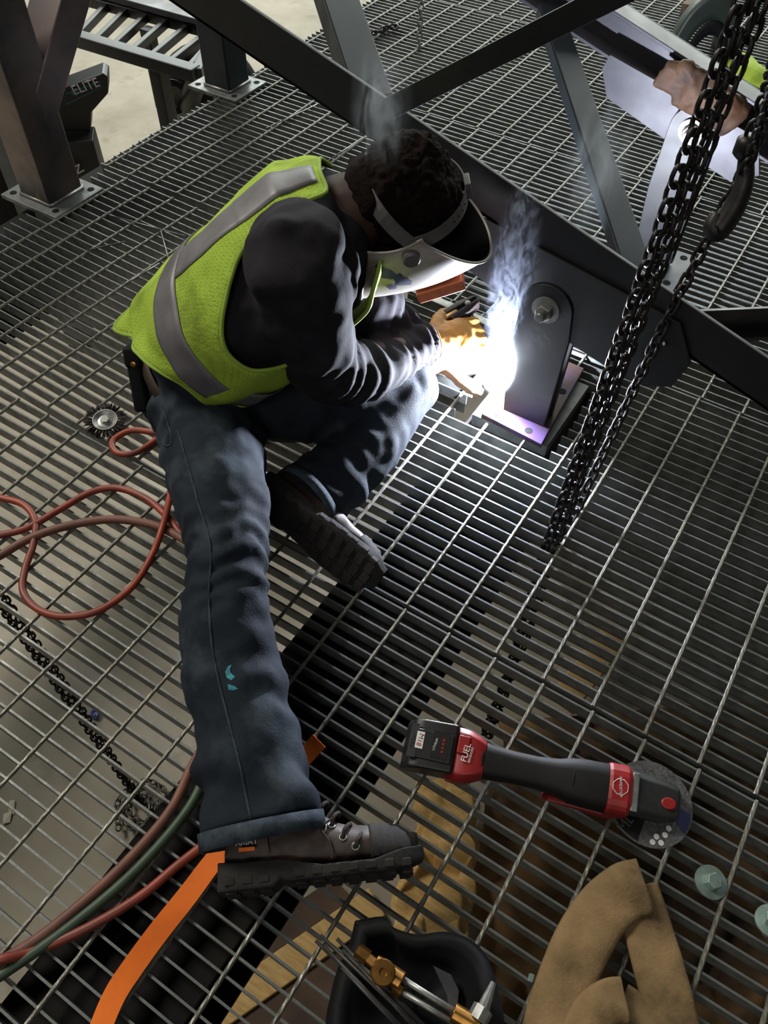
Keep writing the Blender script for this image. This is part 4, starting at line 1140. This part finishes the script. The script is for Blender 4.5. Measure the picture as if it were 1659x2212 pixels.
for k, (x, y) in enumerate(((.012, -.052), (.026, -.046), (.020, -.060), (.006, -.062), (.032, -.034))):
    ic = MB(); ic.lathe((x, y, .0002), (0, 0, 1), [(.0048, 0), (.0048, .0004)], 14); ic.xf(DM); ic.build('warning_mark', M['white'], dsk)
MB().lathe(dc_ + dn * .003, dn, [(.020, 0), (.020, .006), (.014, .010), (.014, .016)], 20).build('flange_nut', M['zinc'], gr)

# ------------------------------------------------------------------ wire wheel
wc_ = at(228, 910, .012); wn = Vector((.16, -.12, 1)).normalized(); wu = wn.orthogonal().normalized(); wv = wn.cross(wu)
ww = thing('wire_wheel', wc_ - Vector((0, 0, .012)), 'twisted-knot wire wheel brush with a steel hub lying by the red hose loop', 'wire wheel')
MB().lathe(wc_, wn, [(.008, .004), (.012, .002), (.018, .001), (.026, .006), (.027, .008), (.029, .008), (.029, .002), (.010, -.004)], 32).build('hub', M['zinc'], ww, smooth=False)
MB().lathe(wc_, wn, [(.005, .000), (.0095, .000), (.0095, .010), (.005, .010)], 6).build('arbor_nut', M['zinc'], ww)
for k in range(26):
    a = 2 * math.pi * k / 26; d = wu * math.cos(a) + wv * math.sin(a); tn = wn.cross(d)
    b = MB()
    for s in range(7):
        a0 = random.uniform(-.5, .5); h0 = random.uniform(-.5, .5)
        b.tube([wc_ + d * .026 + wn * .003, wc_ + d * .038 + tn * a0 * .006 + wn * (.003 + h0 * .006), wc_ + d * random.uniform(.047, .053) + tn * a0 * .011 + wn * (.003 + h0 * .011)], [.0014, .0018, .0006], 4)
    b.build('wire_knot', M['wire'], ww)

# ------------------------------------------------------------------ loose bolts
def hexbolt(c, ax, r, label, m):
    e = thing('hex_bolt', c, label, 'bolt'); a = Vector(ax).normalized()
    MB().lathe(c, a, [(.004, 0), (r, 0), (r, .004), (.004, .004)], 28).build('washer', M[m], e)
    MB().lathe(Vector(c) + a * .004, a, [(.001, 0), (r * .52, 0), (r * .53, .002), (r * .53, .012), (r * .46, .0145), (.001, .0145)], 6).build('bolt_head', M[m], e, bevel=.0005)
    MB().lathe(c, -a, [(r * .33, 0), (r * .33, .04)], 14).build('shank', M[m], e)
hexbolt(at(1534, 1906, .004), (.14, -.02, 1), .0262, 'greenish zinc hex bolt with washer dropped into the grating right of the canvas', 'teal_zinc')
hexbolt(at(1668, 1992, .004), (-.2, .1, 1), .0262, 'zinc hex bolt cut off by the right edge of the picture', 'teal_zinc')
b = MB(); b.tube([at(1150, 2105, .002), at(1146, 2122, .002)], [.005, .005], 6); tag(b.build('scrap', M['teal_zinc']), 'small teal scrap resting on the grating left of the canvas', 'scrap')

# ------------------------------------------------------------------ tan canvas sleeve
cv = thing('canvas_sleeve', at(1340, 2050, 0), 'tan canvas sleeve folded in an arch on the grating at the lower right', 'sleeve')
def flat(pts, w, th, name, par, seed=0):
    P = smoothpath([at(*p) for p in pts], 6); rs = []; n = len(P)
    for i, p in enumerate(P):
        t = (P[min(i + 1, n - 1)] - P[max(i - 1, 0)]).normalized(); s = t.cross(Vector((0, 0, 1))).normalized(); nn = s.cross(t)
        wi = w * (1 + .08 * noise.noise(p * 9 + Vector((seed, 0, 0))))
        rs.append([p + s * (math.cos(a) * wi / 2) + nn * (math.copysign(abs(math.sin(a)) ** .6, math.sin(a)) * th * (1 + .6 * noise.noise(p * 16 + s * math.cos(a)))  + .005 * noise.noise((p + s * math.cos(a) * .03) * 34)) for a in [2 * math.pi * k / 20 for k in range(20)]])
    b = MB(); b.rings(rs); return b.build(name, M['canvas'], par, smooth=True)
flat([(1185, 2260, .022), (1215, 2150, .024), (1252, 2050, .026), (1300, 1970, .030), (1352, 1925, .036), (1392, 1914, .040)], .084, .012, 'outer_leg', cv)
flat([(1372, 1916, .022), (1392, 1975, .022), (1412, 2050, .022), (1434, 2130, .022), (1460, 2250, .022)], .078, .011, 'inner_leg', cv, 3)
flat([(1250, 2260, .03), (1280, 2195, .034), (1318, 2165, .04), (1350, 2160, .042)], .062, .012, 'folded_end', cv, 5)
flat([(1345, 2160, .02), (1378, 2185, .02), (1420, 2240, .02)], .05, .010, 'folded_end', cv, 7)

# ------------------------------------------------------------------ black hood with torch and rods at the bottom edge
out = [(768, 1992), (828, 1984), (850, 2008), (900, 2022), (960, 2016), (1018, 2034), (1056, 2080), (1074, 2150), (1084, 2240), (1000, 2330), (860, 2350), (720, 2320), (706, 2215), (716, 2150), (732, 2090), (756, 2040)]
oc = at(895, 2180, .0)
ring0 = [at(x, y, .045) for x, y in out]
ring0 = smoothpath(ring0 + [ring0[0]], 4)[:-1]
rs = []
for s, h in ((1.0, -.040), (1.02, -.01), (1.0, .012), (.93, .026), (.84, .030), (.76, .020), (.66, -.004), (.5, -.022), (.25, -.03), (.02, -.032)):
    rs.append([Vector((oc.x + (p.x - oc.x) * s, oc.y + (p.y - oc.y) * s, max(.003, .045 + h + .006 * noise.noise(p * 14)))) for p in ring0])
hood = thing('black_hood', oc, 'black leather hood lying open on the grating at the bottom edge', 'hood')
b = MB(); b.rings(rs); b.build('hood_shell', M['black_matte'], hood, smooth=True)
lp = [at(935, 2085, .055), at(975, 2105, .055), at(992, 2140, .055), at(988, 2180, .05), at(972, 2195, .045), at(965, 2150, .045)]
b = MB(); b.prism(lp, (0, 0, -.004)); b.build('lining_flap', M['grey_tool'], hood, bevel=.001)
b = MB(); b.prism([at(764, 1992, .07), at(828, 1982, .07), at(838, 2004, .066), at(790, 2020, .066)], (0, 0, -.012)); b.build('corner_tab', M['black_matte'], hood, bevel=.003)
tr = thing('cutting_torch', at(900, 2130, .07), 'brass-bodied gas cutting torch resting on the black hood', 'torch')
TZ = .098
MB().tube([at(772, 2052, TZ), at(795, 2070, TZ)], .0105, 6).build('inlet_nut', M['brass'], tr)
MB().tube([at(795, 2070, TZ), at(815, 2086, TZ)], .008, 8).build('inlet_nut', M['brass'], tr)
b = MB(); b.tube([at(808, 2082, TZ), at(868, 2122, TZ)], .014, 8); b.build('valve_body', M['brass'], tr, bevel=.002)
MB().lathe(at(827, 2102, TZ + .010), (0.05, -.05, 1), [(.004, 0), (.017, .002), (.018, .006), (.016, .010), (.006, .0105), (.005, .008)], 18).build('valve_knob', M['brass'], tr)
b = MB(); b.tube([at(850, 2130, TZ - .006), at(868, 2142, TZ - .006)], .010, 6); b.build('tube_nut', M['brass'], tr)
MB().tube([at(866, 2112, TZ), at(984, 2186, TZ)], .0042, 10).build('gas_tube', M['zinc'], tr, smooth=True)
MB().tube([at(864, 2140, TZ - .004), at(985, 2212, TZ - .004)], .0042, 10).build('gas_tube', M['zinc'], tr, smooth=True)
b = MB(); b.tube([at(978, 2186, TZ), at(1035, 2220, TZ)], .013, 8); b.build('torch_head', M['brass'], tr, bevel=.002)
MB().tube([at(1030, 2205, TZ), at(1044, 2178, TZ)], .0145, 8).build('tip_nut', M['zinc'], tr)
MB().tube([at(1044, 2178, TZ), at(1066, 2122, TZ)], [.009, .004], 10).build('cutting_tip', M['zinc'], tr)
rdl = [((682, 2032), (905, 2250)), ((692, 2020), (915, 2232)), ((700, 2044), (888, 2240)), ((728, 2028), (925, 2225)), ((740, 2052), (900, 2215)), ((738, 2090), (880, 2240)), ((752, 2056), (935, 2240)), ((770, 2080), (912, 2240))]
for k, (p, q_) in enumerate(rdl):
    b = MB(); b.tube([at(p[0], p[1], .088 + .004 * (k % 3)), at(q_[0], q_[1], .086 + .004 * (k % 3))], .0026, 8)
    od = ['third', 'fifth', 'second', 'seventh', 'sixth', 'first', 'eighth', 'fourth'][k]
    tag(b.build('welding_rod', M['rodmetal'], None, smooth=True), od + ' dark welding rod from the left in the bundle across the black hood', 'rod', 'welding rods on the black hood')
loose = [((575, 277), (684, 226), 'thin grey rod lying under the truss, upper of the pair'), ((612, 262), (690, 222), 'thin grey rod lying under the truss, lower of the pair'), ((695, 357), (782, 298), 'grey rod lying beside the truss above the vest collar'), ((187, 541), (271, 522), 'short dark rod alone on the grating left of the vest'),
         ((236, 465), (400, 510), 'long bent wire lying on the grating left of the vest'), ((347, 498), (367, 570), 'short grey wire standing against the vest on the grating'), ((281, 607), (344, 569), 'short pale rod lying along a cross rod left of the vest')]
for p, q_, l in loose:
    b = MB(); b.tube([at(p[0], p[1], .006), at(q_[0], q_[1], .006)], .0021, 8); tag(b.build('loose_rod', M['rodmetal' if 'dark' in l else 'bare_rod'], None, smooth=True), l, 'rod')

# ------------------------------------------------------------------ far things by the truss
gl = MB()
def V2p(px, py, v): return atv(px, py, v)
hv = 2.135
wr0 = atv(1560, 235, hv - .02); pm_ = atv(1490, 190, hv - .02)
gl.tube([atv(1590, 262, hv), wr0, atv(1520, 205, hv - .01), pm_, atv(1470, 178, hv - .01)], [.05, .048, .055, .056, .045], 14, side=(0, 0, 1), ry=[.03, .026, .028, .026, .02])
for pts in ([(1475, 160), (1452, 146), (1438, 140)], [(1478, 178), (1445, 165), (1420, 160)], [(1480, 195), (1448, 185), (1412, 175)], [(1500, 170), (1485, 145), (1470, 138)], [(1500, 215), (1470, 222), (1450, 215)]):
    gl.tube([atv(x, y, hv - .02 - .004 * i) for i, (x, y) in enumerate(pts)], [.02, .018, .012], 10)
go = organic('leather_glove', gl, M['glove_brown'], None, .005, 3, lambda p, n: wr(p, 30, .004) + wr(p, 70, .002, 4))
tag(go, 'brown leather work glove resting in the far truss chord above the pin', 'glove')
# dark green shell on the grating
fc = at(1512, 135, .0); fx = RIGHT.copy(); fx.z = 0; fx.normalize(); fyv = Vector((-fx.y, fx.x, 0))
shell_t = thing('green_helmet', fc, 'dark green helmet shell standing on the grating beyond the far truss', 'helmet')
def dome(rx, rz, dy, th0=0, th1=math.pi):
    def fn(a, c):
        th = th0 + (th1 - th0) * a; d = c
        k = 1 - .35 * d * d
        return fc + fx * (math.cos(th) * rx * k) + Vector((0, 0, 1)) * (math.sin(th) * rz * k) + fyv * (dy * d)
    b = MB(); b.grid(fn, 26, 10); return b
o = dome(.135, .25, .16).build('shell', M['green_shell'], shell_t, smooth=True, solid=.004)
def front(a, c):
    th = math.pi * a; s = .62 + .38 * c
    return fc + fx * (math.cos(th) * .135 * s) + Vector((0, 0, 1)) * (math.sin(th) * .25 * s) - fyv * .004 * (1 - c)
b = MB(); b.grid(front, 26, 4); b.build('brim', M['green_shell'], shell_t, smooth=True, solid=.004)
def inner(a, c):
    th = math.pi * a; s = .42 + .2 * c
    return fc + fx * (math.cos(th) * .135 * s + .01) + Vector((0, 0, 1)) * (math.sin(th) * .25 * s) - fyv * .006
b = MB(); b.grid(inner, 20, 3); b.build('headband', M['black_matte'], shell_t, smooth=True, solid=.004)
b = MB(); b.box(at(1528, 34, .0) + Vector((0, 0, .02)), (.22, .09, .04)); tag(b.build('wood_block', M['plywood'], None, bevel=.002), 'brown wooden block behind the dark green helmet', 'block')
vp = [(1562, 118), (1600, 108), (1626, 118), (1640, 150), (1680, 160), (1720, 200), (1690, 222), (1640, 190), (1600, 172), (1570, 150)]
b = MB(); cc = at(1630, 160, .02); n = len(vp); r1 = [at(x, y, .006) for x, y in vp]; r2 = [p.lerp(cc, .35) + Vector((0, 0, .025 + .02 * noise.noise(p * 9))) for p in r1]
b.add([cc + Vector((0, 0, .03))] + r2 + r1, [(0, 1 + i, 1 + (i + 1) % n) for i in range(n)] + [(1 + i, 1 + n + i, 1 + n + (i + 1) % n, 1 + (i + 1) % n) for i in range(n)])
tag(b.build('folded_vest', M['vest'], None, smooth=True, solid=.004, sub=2), 'crumpled hi-vis vest lying on the grating behind the hanging chains', 'vest')

# ------------------------------------------------------------------ things under the grating
def plank(label, p, q_, w, th, m, name='plank', cat='plank', z=FZ):
    b = MB(); a = at(p[0], p[1], z + th / 2); c = at(q_[0], q_[1], z + th / 2); b.beam(a, c, w, th); return tag(b.build(name, M[m], None, bevel=.004), label, cat)
plank('pale lumber plank on the floor under the boot', (470, 2190), (815, 1950), .085, .04, 'wood')
b = MB(); b.prism([at(560, 2010, FZ + .01), at(720, 1900, FZ + .01), at(900, 2080, FZ + .01), at(760, 2260, FZ + .01), at(420, 2260, FZ + .01)], (0, 0, .018))
tag(b.build('plywood_sheet', M['plywood'], None), 'old brown plywood sheet on the floor below the lumber plank', 'board')
def tarp(name, pix, z, amp, m, label, cat, nu=60, seed=0, freq=5):
    c = [at(x, y, z) for x, y in pix]
    def fn(a, d):
        p = c[0].lerp(c[1], a).lerp(c[3].lerp(c[2], a), d)
        hgt = amp * (abs(noise.noise(Vector((p.x * freq + seed, p.y * freq * .5, 1)))) * 1.6 + .5 * noise.noise(p * freq * 2.3 + Vector((seed, 0, 0))))
        e = min(a, 1 - a, d, 1 - d) * 6
        jx = .05 * noise.noise(Vector((a * 5 + seed, d * 5, 2)))
        return p + Vector((jx, jx * .6, max(-.02, hgt * min(1, e))))
    b = MB(); b.grid(fn, nu, nu); return tag(b.build(name, M[m], None, smooth=True, solid=.004), label, cat)
tarp('brown_tarp', [(1075, 1560), (1760, 1500), (1800, 2330), (980, 2330)], FZ + .06, .14, 'tarp', 'crumpled brown tarp spread on the floor under the grinder', 'tarp', 70, 2)
tarp('canvas_sheet', [(905, 1690), (1040, 1660), (1010, 2060), (830, 2040)], FZ + .16, .10, 'wood', 'pale tan cloth hanging over the tarp edge under the grating', 'cloth', 40, 9, 7)
plank('pale board end on the floor below the hanging chain', (1215, 1520), (1330, 1370), .09, .05, 'wood', 'board', 'board', FZ + .1)
b = MB(); b.ball(at(208, 1545, FZ) + Vector((0, 0, .012)), (.02, .016, .012), 10, 8); b.v = [v + (v - at(208, 1545, FZ)).normalized() * .006 * noise.noise(v * 90) for v in b.v]
tag(b.build('wrapper', M['blue'], None), 'crumpled blue wrapper on the concrete beside the thin chain', 'wrapper')
for k, (pts, l) in enumerate((([(20, 1730), (32, 1728), (30, 1760), (18, 1752)], 'upper scrap of pale paper on the concrete at the left edge'), ([(8, 1758), (26, 1752), (22, 1776), (6, 1780)], 'lower scrap of pale paper on the concrete at the left edge'))):
    b = MB(); b.prism([at(x, y, FZ + .004 + .004 * (i % 2)) for i, (x, y) in enumerate(pts)], (0, 0, .001)); tag(b.build('paper_scrap', M['paper'], None), l, 'paper')

# ------------------------------------------------------------------ black vehicle beyond the left edge
zg = -.30
vh = thing('utility_vehicle', (-3.2, 3.0, FZ), 'black utility vehicle with slotted guard parked on the floor at the upper left', 'vehicle')
A_ = at(168, -6, zg); B_ = at(470, 72, zg); C2 = at(425, 160, zg); D_ = at(150, 78, zg)
MB().beam(A_, B_, .06, .05).build('guard_rail', M['black'], vh, bevel=.006)
MB().beam(D_, C2, .07, .06).build('guard_rail', M['black'], vh, bevel=.006)
MB().beam(B_, C2, .05, .05).build('guard_rail', M['black'], vh, bevel=.006)
mid = lambda a, b, t: a.lerp(b, t)
for k in range(7):
    t = .06 + k * .145
    MB().beam(mid(D_, C2, t), mid(A_, B_, min(1.02, t + .17)), .028, .04).build('slat', M['black'], vh, bevel=.004)
MB().beam(at(178, -30, zg + .05), at(480, 52, zg + .05), .10, .03).build('side_step', M['grey_paint'], vh, bevel=.004)
l0 = at(338, 130, zg); MB().beam(l0, Vector((l0.x, l0.y, FZ + .02)), .07, .07, up=(1, 0, 0)).build('upright', M['black'], vh, bevel=.006)
l1 = at(318, 60, zg); MB().beam(l1, Vector((l1.x, l1.y, FZ + .4)), .06, .06, up=(1, 0, 0)).build('upright', M['black'], vh, bevel=.006)
lm = at(372, 208, -.62); la = Vector((.75, -.55, .25)).normalized()
lo = MB(); lo.lathe(lm, la, [(.03, -.10), (.075, -.06), (.085, .02), (.085, .035), (.078, .035)], 24); lo.build('headlamp', M['black'], vh, smooth=False)
MB().lathe(lm + la * .03, la, [(.001, 0), (.074, 0), (.072, .004), (.001, .008)], 24).build('lamp_lens', M['lampglass'], vh, smooth=False)
MB().beam(lm - la * .05, Vector((l0.x, l0.y, lm.z)), .04, .04).build('lamp_bracket', M['black'], vh)
arcp = smoothpath([at(462, 128, -.34), at(436, 160, -.42), at(415, 200, -.55), at(404, 240, -.72), at(398, 290, -.95)], 5)
MB().tube(arcp, .045, 12, side=(0, 0, 1), ry=.06).build('fender', M['black'], vh, smooth=True)
wcn = at(455, 215, -.80)
MB().lathe(wcn, Vector((.8, -.6, 0)), [(.10, -.09), (.26, -.09), (.30, -.06), (.30, .06), (.26, .09), (.10, .09)], 30).build('tire', M['rubber'], vh, smooth=True)
# sign box on a post
sp0 = at(190, 225, -.35); sn = Vector((.66, -.75, 0)).normalized()
def onp(px, py): return atp(px, py, sp0, sn)
sg = thing('sign_box', (sp0.x, sp0.y, FZ), 'black control box with ELITE lettering on a post behind the left column', 'machine')
b = MB(); b.prism([onp(120, 196), onp(222, 158), onp(233, 166), onp(234, 202), onp(197, 244), onp(196, 284), onp(120, 284)], -sn * .12); bx_ = b.build('box', M['black'], sg, bevel=.006)
sx = (onp(215, 183) - onp(160, 202)).normalized(); sy = sn.cross(sx).normalized()
b = MB(); b.prism([onp(141, 201) + sn * .002, onp(218, 174) + sn * .002, onp(221, 188) + sn * .002, onp(142, 227) + sn * .002], sn * .001); b.build('decal', M['teal'], bx_)
b = MB(); b.prism([onp(142, 204) + sn * .0032, onp(217, 177) + sn * .0032, onp(219, 187) + sn * .0032, onp(143, 223) + sn * .0032], sn * .001); b.build('decal', M['black'], bx_)
textmesh('lettering', 'ELITE', .055, frame(onp(185, 186) + sn * .006, sx, sy, sn), M['white'], bx_, .001)
MB().lathe(onp(162, 198) + sn * .005, sn, [(.016, 0), (.016, .002)], 12).build('decal', M['teal'], bx_)
pz0 = onp(165, 290); b = MB(); b.beam(Vector((pz0.x, pz0.y, pz0.z)), Vector((pz0.x, pz0.y, FZ + .02)), .16, .14, up=(sn.x, sn.y, 0)); b.build('post', M['black'], sg, bevel=.006)
st0 = sp0 - sn * .0
def onq(px, py): return atp(px, py, sp0 + sn * .1, sn)
b = MB(); b.prism([onq(120, 283), onq(130, 280), onq(142, 338), onq(130, 338)], -sn * .01); b.build('white_band', M['white'], sg)
b = MB(); b.prism([onq(130, 340), onq(146, 338), onq(160, 382), onq(148, 388)], -sn * .01); b.build('red_band', M['red'], sg)
nx = (onq(178, 362) - onq(155, 362)).normalized()
textmesh('lettering', 'N', .06, frame(onq(168, 366), sx, sy, sn) @ Matrix.Rotation(math.radians(-80), 4, 'Z'), M['white'], sg, .001)

mc = at(5, 360, -.55)
mcab = thing('machine_cabinet', (mc.x, mc.y, FZ), 'black machine cabinet standing on the floor left of the knee-braced column', 'cabinet')
MB().box((mc.x - .25, mc.y, FZ + .62), (.55, .62, 1.2)).build('body', M['black'], mcab, bevel=.01)
MB().box((mc.x + .035, mc.y, FZ + .7), (.02, .5, .8)).build('door', M['tool_black'], mcab, bevel=.004)
MB().box((mc.x + .05, mc.y + .18, FZ + .75), (.02, .025, .14)).build('handle', M['grey_tool'], mcab, bevel=.003)
# ------------------------------------------------------------------ smoke
def smoke(name, label, c, rad, dens, scale, seed, lo=.42, hi=.75, col=(.75, .80, .9, 1), zs=.42, rot=None):
    """one soft-edged puff: noise density that fades to nothing towards the puff's edge"""
    b = MB(); b.ball((0, 0, 0), rad, 20, 14)
    if rot is not None: pass
    m = bpy.data.materials.new(name); m.use_nodes = True; nt = m.node_tree; nt.nodes.clear(); L = nt.links.new
    out_ = nt.nodes.new('ShaderNodeOutputMaterial'); pv = nt.nodes.new('ShaderNodeVolumePrincipled')
    pv.inputs['Color'].default_value = col; pv.inputs['Anisotropy'].default_value = .25
    tcn = nt.nodes.new('ShaderNodeTexCoord'); mpn = nt.nodes.new('ShaderNodeMapping'); mpn.inputs['Scale'].default_value = (scale, scale, scale * zs); mpn.inputs['Location'].default_value = (seed, seed, 0)
    nz_ = nt.nodes.new('ShaderNodeTexNoise'); nz_.inputs['Scale'].default_value = 1; nz_.inputs['Detail'].default_value = 5; nz_.inputs['Distortion'].default_value = 2.2
    mr = nt.nodes.new('ShaderNodeMapRange'); mr.inputs[1].default_value = lo; mr.inputs[2].default_value = hi; mr.inputs[4].default_value = dens
    L(tcn.outputs['Object'], mpn.inputs[0]); L(mpn.outputs[0], nz_.inputs[0]); L(nz_.outputs[0], mr.inputs[0])
    sm = nt.nodes.new('ShaderNodeMapping'); sm.inputs['Scale'].default_value = (1 / rad[0], 1 / rad[1], 1 / rad[2])
    ln = nt.nodes.new('ShaderNodeVectorMath'); ln.operation = 'LENGTH'
    L(tcn.outputs['Object'], sm.inputs[0]); L(sm.outputs[0], ln.inputs[0])
    fo = nt.nodes.new('ShaderNodeMapRange'); fo.interpolation_type = 'SMOOTHSTEP'; fo.inputs[1].default_value = 1.0; fo.inputs[2].default_value = 0.15
    L(ln.outputs['Value'], fo.inputs[0])
    mu = nt.nodes.new('ShaderNodeMath'); mu.operation = 'MULTIPLY'; L(mr.outputs[0], mu.inputs[0]); L(fo.outputs[0], mu.inputs[1])
    L(mu.outputs[0], pv.inputs['Density']); L(pv.outputs[0], out_.inputs['Volume'])
    me = b.mesh(name, Vector((0, 0, 0))); o = link(name, me, m, None, Vector(c), smooth=True)
    if rot is not None: o.rotation_euler = rot
    return tag(o, label, 'smoke', None, 'stuff')
smoke('welding_smoke', 'thin blue-grey smoke curling up from the welding arc', ARC + Vector((.0, .0, .26)), (.058, .05, .24), 70, 42, 3.0, .50, .70, (.66, .74, .95, 1))
smoke('arc_glow_haze', 'white haze added around the welding arc as its glare halo', ARC + Vector((.008, -.005, .04)), (.048, .048, .11), 18, 24, 5.0, .25, .7)  # added volume that spreads the arc's light into a white halo
smoke('welding_smoke', 'thin smoke drifting over the truss behind the head', at(822, 232, .80), (.055, .06, .11), 15, 26, 7.0, .45, .8)
smoke('welding_smoke', 'faint haze rising past the long brace beyond the truss', at(1290, 360, .62), (.07, .08, .16), 12, 18, 11.0, .45, .8)
